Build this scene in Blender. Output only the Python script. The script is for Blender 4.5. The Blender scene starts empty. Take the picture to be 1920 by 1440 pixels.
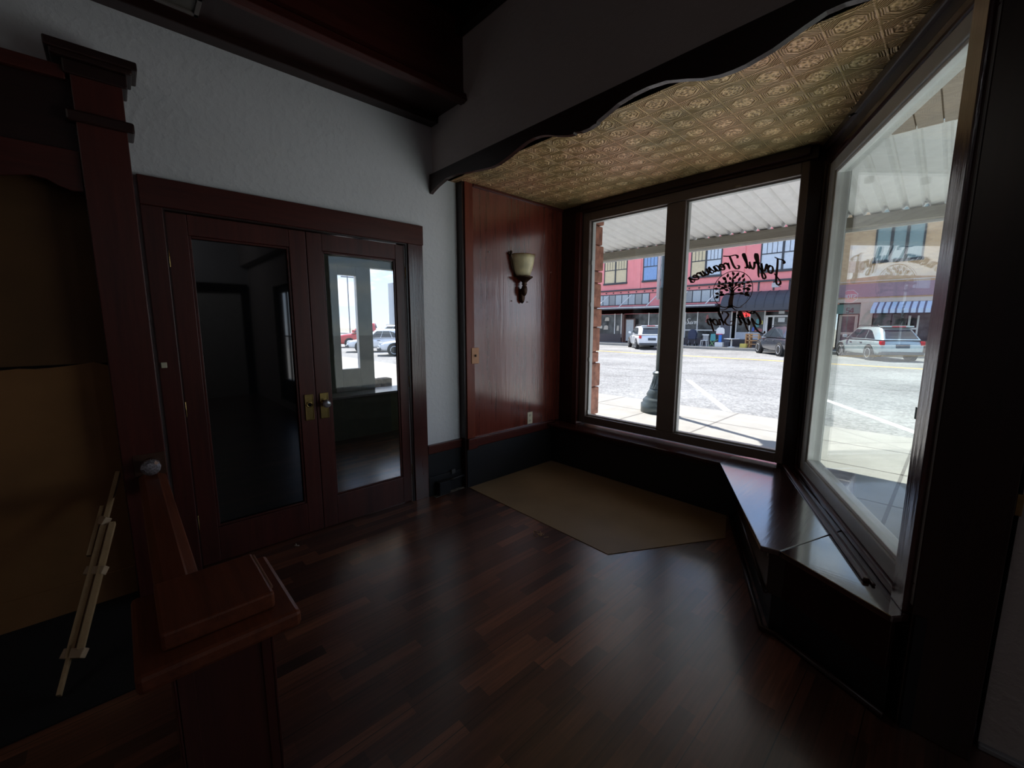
import bpy, bmesh, math, random
from mathutils import Vector, Matrix
random.seed(7)
SC = bpy.context.scene
COL = SC.collection
R = math.radians
PI = math.pi

# ------------------------------------------------------------------ camera
CAM_H = 1.45
cd = bpy.data.cameras.new('camera')
cd.sensor_fit = 'HORIZONTAL'; cd.sensor_width = 36.0
cd.lens = 36.0 * 782.69 / 1920.0
cd.clip_start = 0.02; cd.clip_end = 500
cam = bpy.data.objects.new('camera', cd); COL.objects.link(cam)
yaw, pit, rol = R(46.809), R(-8.097), R(0.078)
fw = Vector((-math.sin(yaw)*math.cos(pit), math.cos(yaw)*math.cos(pit), math.sin(pit)))
rt = Vector((math.cos(yaw), math.sin(yaw), 0)); up = rt.cross(fw)
r2 = math.cos(rol)*rt + math.sin(rol)*up; u2 = -math.sin(rol)*rt + math.cos(rol)*up
m = Matrix(((r2.x, u2.x, -fw.x, 0), (r2.y, u2.y, -fw.y, 0), (r2.z, u2.z, -fw.z, CAM_H), (0, 0, 0, 1)))
cam.matrix_world = m
SC.camera = cam

# ------------------------------------------------------------------ exposure, sky, sun
SC.view_settings.view_transform = 'Standard'
SC.view_settings.look = 'None'
SC.view_settings.exposure = 0.0
SC.view_settings.gamma = 1.0
SC.view_settings.use_curve_mapping = False
SC.cycles.max_bounces = 10
SC.cycles.diffuse_bounces = 6
SC.cycles.glossy_bounces = 5
SC.cycles.transmission_bounces = 8
SC.cycles.transparent_max_bounces = 24
SC.cycles.sample_clamp_indirect = 4.0
SC.cycles.caustics_reflective = False
SC.cycles.caustics_refractive = False

SKY = 1.75
w = bpy.data.worlds.new('sky'); SC.world = w; w.use_nodes = True
nt = w.node_tree; nt.nodes.clear()
def N(nt, t, **k):
    n = nt.nodes.new(t)
    for a, b in k.items(): setattr(n, a, b)
    return n
tc = N(nt, 'ShaderNodeTexCoord'); sx = N(nt, 'ShaderNodeSeparateXYZ')
nt.links.new(tc.outputs['Generated'], sx.inputs[0])
ramp = N(nt, 'ShaderNodeValToRGB'); nt.links.new(sx.outputs[2], ramp.inputs[0])
e = ramp.color_ramp.elements
e[0].position = 0.0; e[0].color = (0.62, 0.74, 0.88, 1)
e[1].position = 0.5; e[1].color = (0.16, 0.36, 0.80, 1)
mp = N(nt, 'ShaderNodeMapping'); mp.inputs['Scale'].default_value = (2.2, 2.2, 7.0)
nt.links.new(tc.outputs['Generated'], mp.inputs[0])
no = N(nt, 'ShaderNodeTexNoise'); no.inputs['Scale'].default_value = 2.4; no.inputs['Detail'].default_value = 9; no.inputs['Roughness'].default_value = .58
nt.links.new(mp.outputs[0], no.inputs[0])
cr = N(nt, 'ShaderNodeValToRGB'); nt.links.new(no.outputs[0], cr.inputs[0])
cr.color_ramp.elements[0].position = .46; cr.color_ramp.elements[1].position = .62
mx = N(nt, 'ShaderNodeMixRGB'); nt.links.new(cr.outputs[0], mx.inputs[0]); nt.links.new(ramp.outputs[0], mx.inputs[1]); mx.inputs[2].default_value = (.92, .94, .97, 1)
bg = N(nt, 'ShaderNodeBackground'); bg.inputs[1].default_value = SKY; nt.links.new(mx.outputs[0], bg.inputs[0])
wo = N(nt, 'ShaderNodeOutputWorld'); nt.links.new(bg.outputs[0], wo.inputs[0])

sl = bpy.data.lights.new('sun', 'SUN'); sl.energy = 10.5; sl.angle = R(0.6); sl.color = (1.0, .96, .9)
sun = bpy.data.objects.new('sun', sl); COL.objects.link(sun)
sun.rotation_euler = Vector((2.15, -0.83, -4.0)).to_track_quat('-Z', 'Y').to_euler()
sun.location = (-6, 14, 12)

def area(name, loc, aim, sx_, sy_, watts, col=(1, 1, 1)):
    l = bpy.data.lights.new(name, 'AREA'); l.shape = 'RECTANGLE'; l.size = sx_; l.size_y = sy_; l.energy = watts; l.color = col
    o = bpy.data.objects.new(name, l); COL.objects.link(o); o.location = loc
    o.rotation_euler = (Vector(aim) - Vector(loc)).to_track_quat('-Z', 'Y').to_euler(); return o
# added area lamps: two outside the bay strengthen its daylight, two fill the room
area('front_window_fill', (-1.70, 4.30, .62), (-1.70, .7, 3.5), 2.2, 1.0, 19, (.96, .98, 1.0)).visible_glossy = False
area('side_window_fill', (.48, 3.15, .62), (-2.79, 1.65, 3.4), 1.9, 1.0, 19, (.96, .98, 1.0)).visible_glossy = False
area('room_fill', (-.9, -3.0, 3.40), (-.9, -1.6, 0), 1.2, .6, 4.2, (1.0, .90, .80))  # added lamp behind the camera, lifts the dim interior
area('east_wall_fill', (2.9, .2, 3.35), (4.1, 1.3, 1.0), .5, .5, 7, (.95, .97, 1.0))  # added unseen lamp, brightens the wall mirrored in the dark door

# ------------------------------------------------------------------ materials
MATS = {}
def new_mat(name):
    m = bpy.data.materials.new(name); m.use_nodes = True
    nt = m.node_tree; b = nt.nodes['Principled BSDF']
    return m, nt, b
def C4(c): return (c[0], c[1], c[2], 1)
def S2(r, g, b):
    f = lambda v: (v/255/12.92 if v <= 10 else ((v/255+.055)/1.055)**2.4)
    return (f(r), f(g), f(b))
def obj_coord(nt, scale=(1, 1, 1), rot=(0, 0, 0)):
    t = N(nt, 'ShaderNodeTexCoord'); mp = N(nt, 'ShaderNodeMapping')
    mp.inputs['Scale'].default_value = scale; mp.inputs['Rotation'].default_value = rot
    nt.links.new(t.outputs['Object'], mp.inputs[0]); return mp.outputs[0]
def noise(nt, vec, scale, detail=4, rough=.5):
    n = N(nt, 'ShaderNodeTexNoise'); n.inputs['Scale'].default_value = scale; n.inputs['Detail'].default_value = detail; n.inputs['Roughness'].default_value = rough
    nt.links.new(vec, n.inputs[0]); return n.outputs[0]
def rampn(nt, fac, stops):
    r = N(nt, 'ShaderNodeValToRGB'); nt.links.new(fac, r.inputs[0])
    while len(r.color_ramp.elements) < len(stops): r.color_ramp.elements.new(.5)
    for el, (p, c) in zip(r.color_ramp.elements, stops): el.position = p; el.color = C4(c)
    return r.outputs[0]
def bump(nt, b, h, strength, dist):
    n = N(nt, 'ShaderNodeBump'); n.inputs['Strength'].default_value = strength; n.inputs['Distance'].default_value = dist
    nt.links.new(h, n.inputs['Height']); nt.links.new(n.outputs[0], b.inputs['Normal'])
def math_(nt, op, a, b=None, c=None):
    n = N(nt, 'ShaderNodeMath', operation=op)
    for i, v in enumerate((a, b, c)):
        if v is None: continue
        if isinstance(v, (int, float)): n.inputs[i].default_value = v
        else: nt.links.new(v, n.inputs[i])
    return n.outputs[0]

def plain(name, col, rough=.6, metal=0.0, spec=.5, vary=.06, scale=9.0, bmp=0.0, coat=0.0):
    if name in MATS: return MATS[name]
    m, nt, b = new_mat(name)
    v = obj_coord(nt); n = noise(nt, v, scale, 5)
    lo = tuple(c*(1-vary) for c in col); hi = tuple(min(1, c*(1+vary)) for c in col)
    nt.links.new(rampn(nt, n, [(.3, lo), (.7, hi)]), b.inputs['Base Color'])
    b.inputs['Roughness'].default_value = rough; b.inputs['Metallic'].default_value = metal
    b.inputs['Specular IOR Level'].default_value = spec
    if coat: b.inputs['Coat Weight'].default_value = coat; b.inputs['Coat Roughness'].default_value = .08
    if bmp: bump(nt, b, noise(nt, v, scale*5, 3), .5, bmp)
    MATS[name] = m; return m

def wood(name, c1, c2, axis='z', rough=.3, grain=1.0, spec=.5, bm_=.0006, scale=1.0, rvar=.0):
    if name in MATS: return MATS[name]
    m, nt, b = new_mat(name)
    s = {'x': (1.4, 22, 22), 'y': (22, 1.4, 22), 'z': (22, 22, 1.4)}[axis]
    s = tuple(q*scale for q in s)
    v = obj_coord(nt, s)
    warp = noise(nt, obj_coord(nt, tuple(q*.25 for q in s)), 1.2, 3)
    n1 = noise(nt, v, 1.1, 6, .62)
    n2 = noise(nt, obj_coord(nt, tuple(q*3.5 for q in s)), 1.3, 3)
    f = math_(nt, 'ADD', math_(nt, 'MULTIPLY', n1, .6), math_(nt, 'ADD', math_(nt, 'MULTIPLY', warp, .3), math_(nt, 'MULTIPLY', n2, .2)))
    nt.links.new(rampn(nt, f, [(.38, c2), (.52, tuple((a+d)/2 for a, d in zip(c1, c2))), (.72, c1)]), b.inputs['Base Color'])
    b.inputs['Roughness'].default_value = rough; b.inputs['Specular IOR Level'].default_value = spec
    if rvar:
        nt.links.new(math_(nt, 'ADD', rough-rvar*.5, math_(nt, 'MULTIPLY', warp, rvar)), b.inputs['Roughness'])
    bump(nt, b, f, .6*grain, bm_)
    nt.links.new(b.inputs['Normal'].links[0].from_socket, b.inputs['Coat Normal'])
    MATS[name] = m; return m

MAH1, MAH2 = (.088, .019, .014), (.038, .008, .006)
mz = wood('mahogany_upright', MAH1, MAH2, 'z', .33, rvar=.1)
my = wood('mahogany_along_wall', MAH1, MAH2, 'y', .33)
mxw = wood('mahogany_across', MAH1, MAH2, 'x', .33)
DK1, DK2 = (.034, .012, .010), (.014, .006, .005)
dz = wood('dark_wood_upright', DK1, DK2, 'z', .32)
dy = wood('dark_wood_along', DK1, DK2, 'y', .35)
dx = wood('dark_wood_across', DK1, DK2, 'x', .35)
panelm = wood('red_plywood_panel', (.19, .040, .026), (.085, .018, .012), 'z', .2, 2.0, 1.0, .003, .8, .06)
cap_m = wood('worn_red_oak', (.22, .062, .028), (.07, .016, .008), 'x', .42, 1.2, .4, .001, 1, .15)
rough_m = wood('shiny_stained_pine', (.085, .022, .020), (.035, .010, .010), 'z', .24, 2.2, .6, .002)
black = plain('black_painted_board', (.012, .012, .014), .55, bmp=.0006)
pale_wood = wood('pale_beech', (.50, .34, .19), (.36, .23, .12), 'z', .5)
benchm = wood('scuffed_varnished_board', (.048, .012, .010), (.022, .006, .006), 'y', .2, 1.2, .6, .0012, .7, .35)
brass = plain('brass', (.46, .32, .12), .25, 1.0, vary=.15, scale=60)
steel = plain('dull_steel', (.30, .28, .26), .35, 1.0)
bronze = plain('antique_bronze', (.075, .042, .028), .38, .85, vary=.3, scale=80)
ivory = plain('ivory_plastic', (.62, .57, .42), .4)
tanp = plain('tan_plastic', (.50, .24, .12), .4)
vinyl = plain('pale_vinyl', (.44, .45, .43), .35)
brown_vinyl = plain('brown_window_vinyl', (.15, .115, .10), .4)
white_paint = plain('white_paint', (.75, .75, .73), .5)
rubber = plain('rubber', (.018, .018, .018), .8)
decal_m = plain('brown_vinyl_lettering', (.10, .055, .045), .45)

def plaster(name, col, str_=.8, lum=None):
    if name in MATS: return MATS[name]
    m, nt, b = new_mat(name)
    v = obj_coord(nt)
    n1 = noise(nt, v, 28, 5, .55); n2 = noise(nt, v, 90, 3); big = noise(nt, v, 1.1, 3)
    h = math_(nt, 'ADD', rampv(nt, n1, .45, .68), math_(nt, 'MULTIPLY', n2, .25))
    nt.links.new(rampn(nt, big, [(.3, tuple(c*.93 for c in col)), (.7, tuple(min(1, c*1.05) for c in col))]), b.inputs['Base Color'])
    b.inputs['Roughness'].default_value = .75; b.inputs['Specular IOR Level'].default_value = .3
    bump(nt, b, h, str_, .004)
    MATS[name] = m; return m
def rampv(nt, fac, a, b):
    n = N(nt, 'ShaderNodeMapRange'); n.inputs['From Min'].default_value = a; n.inputs['From Max'].default_value = b
    nt.links.new(fac, n.inputs[0]); return n.outputs[0]
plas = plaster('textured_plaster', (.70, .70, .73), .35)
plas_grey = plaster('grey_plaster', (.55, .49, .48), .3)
green_wall = plain('pale_green_paint', (.24, .27, .21), .6)

def coat(m, w_, ior, r_):
    b = m.node_tree.nodes['Principled BSDF']; b.inputs['Coat Weight'].default_value = w_; b.inputs['Coat IOR'].default_value = ior; b.inputs['Coat Roughness'].default_value = r_
    return m
coat(panelm, .6, 1.8, .12); coat(benchm, 1, 2.0, .12); coat(rough_m, 1, 1.6, .15)
def laminate():
    m, nt, b = new_mat('dark_strip_laminate')
    t = N(nt, 'ShaderNodeTexCoord'); s = N(nt, 'ShaderNodeSeparateXYZ'); nt.links.new(t.outputs['Object'], s.inputs[0])
    row = math_(nt, 'FLOOR', math_(nt, 'DIVIDE', s.outputs[0], .066))
    wn = N(nt, 'ShaderNodeTexWhiteNoise', noise_dimensions='1D'); nt.links.new(row, wn.inputs['W'])
    yy = math_(nt, 'ADD', math_(nt, 'DIVIDE', s.outputs[1], .40), math_(nt, 'MULTIPLY', wn.outputs[0], 7.3))
    col = math_(nt, 'FLOOR', yy)
    cv = N(nt, 'ShaderNodeCombineXYZ'); nt.links.new(row, cv.inputs[0]); nt.links.new(col, cv.inputs[1])
    w2 = N(nt, 'ShaderNodeTexWhiteNoise', noise_dimensions='2D'); nt.links.new(cv.outputs[0], w2.inputs['Vector'])
    base = rampn(nt, w2.outputs[0], [(.0, (.048, .021, .018)), (.3, (.105, .042, .029)), (.72, (.155, .060, .038)), (1, (.26, .100, .057))])
    vec = N(nt, 'ShaderNodeVectorMath', operation='ADD')
    gr = noise(nt, obj_coord(nt, (60, 2.6, 1)), 1.2, 6, .65)
    mx = N(nt, 'ShaderNodeMixRGB', blend_type='MULTIPLY'); mx.inputs[0].default_value = .85
    nt.links.new(base, mx.inputs[1]); nt.links.new(rampn(nt, gr, [(.3, (.45, .45, .45)), (.65, (1.15, 1.1, 1.05))]), mx.inputs[2])
    # thin joints every three strips and at the strip ends
    fr = math_(nt, 'FRACT', math_(nt, 'DIVIDE', s.outputs[0], .198))
    j = math_(nt, 'LESS_THAN', math_(nt, 'ABSOLUTE', math_(nt, 'SUBTRACT', fr, .5)), .008)
    mj = N(nt, 'ShaderNodeMixRGB'); nt.links.new(j, mj.inputs[0]); nt.links.new(mx.outputs[0], mj.inputs[1]); mj.inputs[2].default_value = (.015, .006, .005, 1)
    nt.links.new(mj.outputs[0], b.inputs['Base Color'])
    sm = noise(nt, obj_coord(nt), 3.0, 4)
    nt.links.new(math_(nt, 'ADD', .30, math_(nt, 'MULTIPLY', sm, .14)), b.inputs['Roughness'])
    b.inputs['Specular IOR Level'].default_value = .5
    bump(nt, b, math_(nt, 'ADD', math_(nt, 'MULTIPLY', gr, .3), math_(nt, 'MULTIPLY', j, -.6)), .3, .0008)
    return m
floor_m = coat(laminate(), 1, 1.75, .25)

def tin():
    m, nt, b = new_mat('pressed_brass_tin')
    P = .1615
    t = N(nt, 'ShaderNodeTexCoord'); s = N(nt, 'ShaderNodeSeparateXYZ'); nt.links.new(t.outputs['Object'], s.inputs[0])
    def cell(o, c0):
        q = math_(nt, 'FRACT', math_(nt, 'ADD', math_(nt, 'DIVIDE', math_(nt, 'SUBTRACT', o, c0), P), 100.5))
        return math_(nt, 'MULTIPLY', math_(nt, 'ABSOLUTE', math_(nt, 'SUBTRACT', q, .5)), 2.0)   # 0 at centre, 1 at edge
    ax = cell(s.outputs[0], -.738); ay = cell(s.outputs[1], 2.342)
    mxx = math_(nt, 'MAXIMUM', ax, ay); dg = math_(nt, 'MULTIPLY', math_(nt, 'ADD', ax, ay), .72)
    octo = math_(nt, 'MAXIMUM', mxx, dg)
    ins = math_(nt, 'LESS_THAN', octo, .56)
    rim = rampv(nt, math_(nt, 'ABSOLUTE', math_(nt, 'SUBTRACT', octo, .64)), .075, .02)
    orn = noise(nt, obj_coord(nt, (1, 1, 1)), 95, 2)
    vor = N(nt, 'ShaderNodeTexVoronoi'); vor.inputs['Scale'].default_value = 75; nt.links.new(t.outputs['Object'], vor.inputs[0])
    lines = math_(nt, 'SINE', math_(nt, 'ADD', math_(nt, 'MULTIPLY', octo, 58.0), math_(nt, 'MULTIPLY', noise(nt, obj_coord(nt), 30, 2), 5.0)))
    outl = math_(nt, 'MULTIPLY', math_(nt, 'SUBTRACT', 1.0, ins), math_(nt, 'MULTIPLY', lines, .35))
    seam = rampv(nt, mxx, .93, .99)
    h = math_(nt, 'ADD', math_(nt, 'MULTIPLY', rim, 1.9), outl)
    h = math_(nt, 'ADD', h, math_(nt, 'MULTIPLY', ins, math_(nt, 'MULTIPLY', math_(nt, 'SUBTRACT', vor.outputs[0], .45), .8)))
    h = math_(nt, 'ADD', h, math_(nt, 'MULTIPLY', seam, 1.2))
    h = math_(nt, 'ADD', h, math_(nt, 'MULTIPLY', orn, .35))
    pat = noise(nt, obj_coord(nt), 2.6, 4)
    tone = rampn(nt, pat, [(.34, (.52, .40, .19)), (.5, (.86, .58, .28)), (.66, (.95, .56, .31))])
    dark = N(nt, 'ShaderNodeMixRGB', blend_type='MULTIPLY'); dark.inputs[0].default_value = 1
    nt.links.new(tone, dark.inputs[1])
    # darker in the hollows of the pressing
    nt.links.new(rampn(nt, h, [(.0, (.32, .28, .22)), (.35, (.92, .92, .9)), (.7, (1, 1, 1))]), dark.inputs[2])
    nt.links.new(dark.outputs[0], b.inputs['Base Color'])
    b.inputs['Metallic'].default_value = .4; b.inputs['Roughness'].default_value = .36
    bump(nt, b, h, 1.0, .006)
    return m
tin_m = tin()

def glass_mat(name, tint=(1, 1, 1), refl=1.0):
    m = bpy.data.materials.new(name); m.use_nodes = True; nt = m.node_tree; nt.nodes.clear()
    geo = N(nt, 'ShaderNodeNewGeometry')
    dp = N(nt, 'ShaderNodeVectorMath', operation='DOT_PRODUCT'); nt.links.new(geo.outputs['Incoming'], dp.inputs[0]); nt.links.new(geo.outputs['Normal'], dp.inputs[1])
    c = math_(nt, 'SUBTRACT', 1.0, math_(nt, 'ABSOLUTE', dp.outputs['Value']))
    f = math_(nt, 'MULTIPLY', math_(nt, 'ADD', .042, math_(nt, 'MULTIPLY', math_(nt, 'POWER', c, 5.0), .958)), refl)
    tr = N(nt, 'ShaderNodeBsdfTransparent'); tr.inputs[0].default_value = C4(tint)
    gl = N(nt, 'ShaderNodeBsdfGlossy'); gl.inputs['Roughness'].default_value = 0.0
    mx = N(nt, 'ShaderNodeMixShader'); nt.links.new(f, mx.inputs[0]); nt.links.new(tr.outputs[0], mx.inputs[1]); nt.links.new(gl.outputs[0], mx.inputs[2])
    o = N(nt, 'ShaderNodeOutputMaterial'); nt.links.new(mx.outputs[0], o.inputs[0])
    return m
pane_m = glass_mat('clear_pane')
tint_pane = glass_mat('faintly_green_pane', (.93, .97, .94))
dark_pane = plain('dark_backed_glass', (.004, .005, .006), .03, spec=1.0, vary=0)
far_glass = plain('far_window_glass', (.075, .08, .08), .15, spec=.3, vary=.8, scale=2.0)
blind_m = plain('pale_blind', (.55, .62, .70), .3)
cream_blind = plain('cream_blind', (.62, .52, .33), .4)
blue_blind = plain('sky_blue_window', (.22, .36, .62), .15)
dark_int = plain('dark_shop_interior', (.05, .05, .055), .25, vary=.7, scale=3.0)
knob_glass = plain('cut_glass', (.40,.38,.42), .05, spec=1.0, metal=.6, vary=.5, scale=150)

# ------------------------------------------------------------------ mesh helper
class MB:
    def __init__(self): self.bm = bmesh.new()
    def box(self, x0, x1, y0, y1, z0, z1):
        v = [self.bm.verts.new(p) for p in ((x0,y0,z0),(x1,y0,z0),(x1,y1,z0),(x0,y1,z0),(x0,y0,z1),(x1,y0,z1),(x1,y1,z1),(x0,y1,z1))]
        for f in ((3,2,1,0),(4,5,6,7),(0,1,5,4),(1,2,6,5),(2,3,7,6),(3,0,4,7)): self.bm.faces.new([v[i] for i in f])
        return self
    def prism(self, poly, a, d, plane='xy'):
        """poly: 2-D points; extruded from a to a+d along the third axis"""
        def P(p, k):
            if plane == 'xy': return (p[0], p[1], k)
            if plane == 'xz': return (p[0], k, p[1])
            return (k, p[0], p[1])
        b = [self.bm.verts.new(P(p, a)) for p in poly]; t = [self.bm.verts.new(P(p, a+d)) for p in poly]
        n = len(poly)
        self.bm.faces.new(b[::-1]); self.bm.faces.new(t)
        for i in range(n): self.bm.faces.new((b[i], b[(i+1) % n], t[(i+1) % n], t[i]))
        return self
    def beam(self, p, q, w_, h_, upv=(0, 0, 1)):
        p, q = Vector(p), Vector(q); d = (q-p).normalized(); u = Vector(upv)
        if abs(d.dot(u)) > .98: u = Vector((1, 0, 0))
        s = d.cross(u).normalized(); t = s.cross(d).normalized()
        vs = []
        for c in (p, q):
            for a, b in ((-1,-1),(1,-1),(1,1),(-1,1)): vs.append(self.bm.verts.new(c + s*a*w_/2 + t*b*h_/2))
        for f in ((3,2,1,0),(4,5,6,7),(0,1,5,4),(1,2,6,5),(2,3,7,6),(3,0,4,7)): self.bm.faces.new([vs[i] for i in f])
        return self
    def tube(self, pts, r, n=8, closed=False):
        pts = [Vector(p) for p in pts]; rings = []
        rr = r if isinstance(r, (list, tuple)) else [r]*len(pts)
        for i, p in enumerate(pts):
            a = pts[(i-1) % len(pts)] if closed or i > 0 else p; b = pts[(i+1) % len(pts)] if closed or i < len(pts)-1 else p
            d = (b-a).normalized(); u = Vector((0, 0, 1)) if abs(d.z) < .9 else Vector((1, 0, 0))
            s = d.cross(u).normalized(); t = s.cross(d)
            rings.append([self.bm.verts.new(p + (s*math.cos(2*PI*k/n) + t*math.sin(2*PI*k/n))*rr[i]) for k in range(n)])
        m_ = len(rings)
        for i in range(m_ if closed else m_-1):
            A, B = rings[i], rings[(i+1) % m_]
            for k in range(n): self.bm.faces.new((A[k], A[(k+1) % n], B[(k+1) % n], B[k]))
        if not closed: self.bm.faces.new(rings[0][::-1]); self.bm.faces.new(rings[-1])
        return self
    def lathe(self, prof, c, n=24, axis='z', scale=(1, 1), flute=None):
        rings = []
        for i, (r, h) in enumerate(prof):
            ring = []
            for k in range(n):
                a = 2*PI*k/n; q = r
                if flute and flute[0] <= h <= flute[1] and k % 2: q = r*.9
                if axis == 'z': p = (c[0]+q*math.cos(a)*scale[0], c[1]+q*math.sin(a)*scale[1], c[2]+h)
                elif axis == 'x': p = (c[0]+h, c[1]+q*math.cos(a)*scale[0], c[2]+q*math.sin(a)*scale[1])
                else: p = (c[0]+q*math.cos(a)*scale[0], c[1]+h, c[2]+q*math.sin(a)*scale[1])
                ring.append(self.bm.verts.new(p))
            rings.append(ring)
        for A, B in zip(rings, rings[1:]):
            for k in range(n): self.bm.faces.new((A[k], A[(k+1) % n], B[(k+1) % n], B[k]))
        self.bm.faces.new(rings[0][::-1]); self.bm.faces.new(rings[-1])
        return self
    def build(self, name, mat, parent=None, bevel=0, smooth=False, local=False, seg=2, sub=0, recalc=True):
        if recalc: bmesh.ops.recalc_face_normals(self.bm, faces=self.bm.faces)
        me = bpy.data.meshes.new(name); self.bm.to_mesh(me); self.bm.free()
        me.materials.append(mat)
        if smooth:
            for p in me.polygons: p.use_smooth = True
        o = bpy.data.objects.new(name, me); COL.objects.link(o)
        if parent is not None:
            o.parent = parent
            if not local: o.matrix_parent_inverse = Matrix.Translation(-WLOC[parent.name])
        WLOC[o.name] = Vector((0, 0, 0)) if not parent else WLOC.get(parent.name, Vector()) if local else Vector((0, 0, 0))
        if sub:
            md = o.modifiers.new('sub', 'SUBSURF'); md.levels = sub; md.render_levels = sub
        if bevel:
            md = o.modifiers.new('bevel', 'BEVEL'); md.width = bevel; md.segments = seg; md.limit_method = 'ANGLE'; md.angle_limit = R(40)
        return o
WLOC = {}
def tag(o, label=None, cat=None, group=None, kind=None):
    if label: o['label'] = label
    if cat: o['category'] = cat
    if group: o['group'] = group
    if kind: o['kind'] = kind
    return o
def thing(name, label, cat, loc=(0, 0, 0), rz=0, group=None, kind=None):
    o = bpy.data.objects.new(name, None); COL.objects.link(o); o.empty_display_size = .1
    o.location = loc; o.rotation_euler = (0, 0, rz); WLOC[o.name] = Vector(loc)
    return tag(o, label, cat, group, kind)
def copy_tree(o, parent=None):
    c = o.copy(); COL.objects.link(c)
    if parent: c.parent = parent
    for ch in [q for q in bpy.data.objects if q.parent == o]: copy_tree(ch, c)
    return c
def struct(o, label=None, cat=None): return tag(o, label, cat, None, 'structure')
def B(*a): return MB().box(*a)

# ================================================================== ROOM SHELL
XW = -2.96         # plaster face of the door wall
struct(MB().prism([(-2.96,-4.2),(4.2,-4.2),(4.2,2.2),(.1,2.2),(-.62,3.62),(-2.96,3.62)], -.1, .1).build('floor', floor_m), 'dark red-brown strip laminate floor of the shop', 'floor')
wl = MB()
wl.box(XW-.12, XW, -4.2, .24, 0, 3.6).box(XW-.12, XW, 1.65, 3.5, 0, 3.6).box(XW-.12, XW, .24, 1.65, 2.06, 3.6)
struct(wl.build('wall_left', plas), 'light grey textured plaster wall around the double doors', 'wall')
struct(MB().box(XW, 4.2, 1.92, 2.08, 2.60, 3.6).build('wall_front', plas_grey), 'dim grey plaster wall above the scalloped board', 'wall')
wr = MB()
wr.box(.19, 1.3, 2.05, 2.2, 0, 2.6).box(2.3, 4.2, 2.05, 2.2, 0, 2.6).box(1.3, 2.3, 2.05, 2.2, 2.1, 2.6).box(1.3, 2.3, 2.05, 2.2, 0, .1)
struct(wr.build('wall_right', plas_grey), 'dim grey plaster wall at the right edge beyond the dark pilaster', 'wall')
we = MB().box(4.1, 4.2, -4.2, 2.1, 0, 3.6)
struct(we.build('wall_east', plas), 'plaster wall facing the double doors', 'wall')
struct(MB().box(XW, 4.2, -4.3, -4.2, 0, 3.6).build('wall_back', plas), 'plaster wall behind the camera', 'wall')
struct(MB().box(XW-.12, 4.2, -4.3, 2.08, 3.50, 3.6).build('ceiling', dx), 'dark stained board ceiling', 'ceiling')
# cased opening on the far wall, mirrored faintly in the dark door
t = struct(thing('trim_4', 'dark cased opening in the wall facing the double doors', 'trim', (4.1, 1.4, 0)))
MB().box(4.05, 4.1, .85, .97, 0, 2.2).box(4.05, 4.1, 1.9, 2.02, 0, 2.2).box(4.05, 4.1, .85, 2.02, 2.08, 2.25).build('casing', dz, t, .004)
B(4.085, 4.1, .97, 1.9, 0, 2.08).build('panel', white_paint, t)

# pressed-tin ceiling over the bay
struct(MB().prism([(XW,1.92),(.18,1.92),(.0,2.05),(-.66,3.56),(XW,3.56)], 2.60, .02).build('ceiling', tin_m), 'embossed brass-coloured tin ceiling over the window bay', 'ceiling')

# scalloped valence board
pts = [(-2.96,2.465),(-2.935,2.475),(-2.86,2.50),(-2.74,2.527),(-2.60,2.526),(-2.50,2.508),(-2.344,2.488),(-2.23,2.474),(-2.153,2.475),(-2.05,2.494),(-1.955,2.519),(-1.89,2.533),(-1.83,2.536),(-1.77,2.530),
       (-1.716,2.516),(-1.644,2.490),(-1.579,2.472),(-1.535,2.466),(-1.53,2.474),(-1.488,2.463),(-1.43,2.463),(-1.40,2.470),(-1.386,2.470),(-1.38,2.482),(-1.33,2.498),(-1.262,2.522),(-1.18,2.534),(-1.106,2.537),(-1.015,2.528),(-.917,2.498),(-.85,2.474),
       (-.782,2.460),(-.73,2.457),(-.682,2.459),(-.591,2.475),(-.493,2.507),(-.432,2.524),(-.38,2.524),(-.30,2.51),(-.20,2.486),(-.10,2.470),(0,2.465),(.19,2.465)]
o = MB().prism(pts + [(.19,2.605),(-2.96,2.605)], 1.89, .03, 'xz').build('scalloped_valence', dx)
tag(o, 'dark wooden board with a scalloped lower edge across the top of the window bay', 'valence')

# ceiling beam box along the door wall
t = thing('trim_1', 'dark boxed wooden beam along the top of the door wall', 'beam', (-2.75, 0, 3.0)); struct(t)
B(XW, -2.865, -4.2, 1.92, 2.955, 3.02).build('wall_moulding', dy, t, .004)
B(XW, -2.56, -4.2, 1.92, 3.0, 3.03).build('soffit', dy, t)
B(-2.575, -2.545, -4.2, 1.92, 2.98, 3.50).build('fascia', my, t)
MB().prism([(-2.545,2.975),(-2.50,2.985),(-2.51,3.03),(-2.535,3.05),(-2.545,3.08)], -4.2, 6.12, 'xz').build('lower_moulding', my, t, .003)
o = thing('ceiling_light', 'small square recessed light fitting in the underside of the dark beam', 'light fitting', (-2.73, .36, 3.0))
f = MB()
for a in ((-2.81,-2.785,.2,.45),(-2.665,-2.64,.2,.45),(-2.81,-2.64,.2,.22),(-2.81,-2.64,.43,.45)): f.box(a[0],a[1],a[2],a[3],2.985,3.0)
f.build('trim_ring', plain('dull_grey_metal', (.14,.12,.11), .5), o, .002)
B(-2.785,-2.665,.22,.43,2.994,3.0).build('lens', plain('dim_lens', (.10,.09,.075), .4), o)
struct(B(-2.545, 4.1, 1.86, 1.92, 3.40, 3.50).build('trim_2', dx, None, .004), 'dark trim strip where the front plaster meets the ceiling', 'trim')

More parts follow.
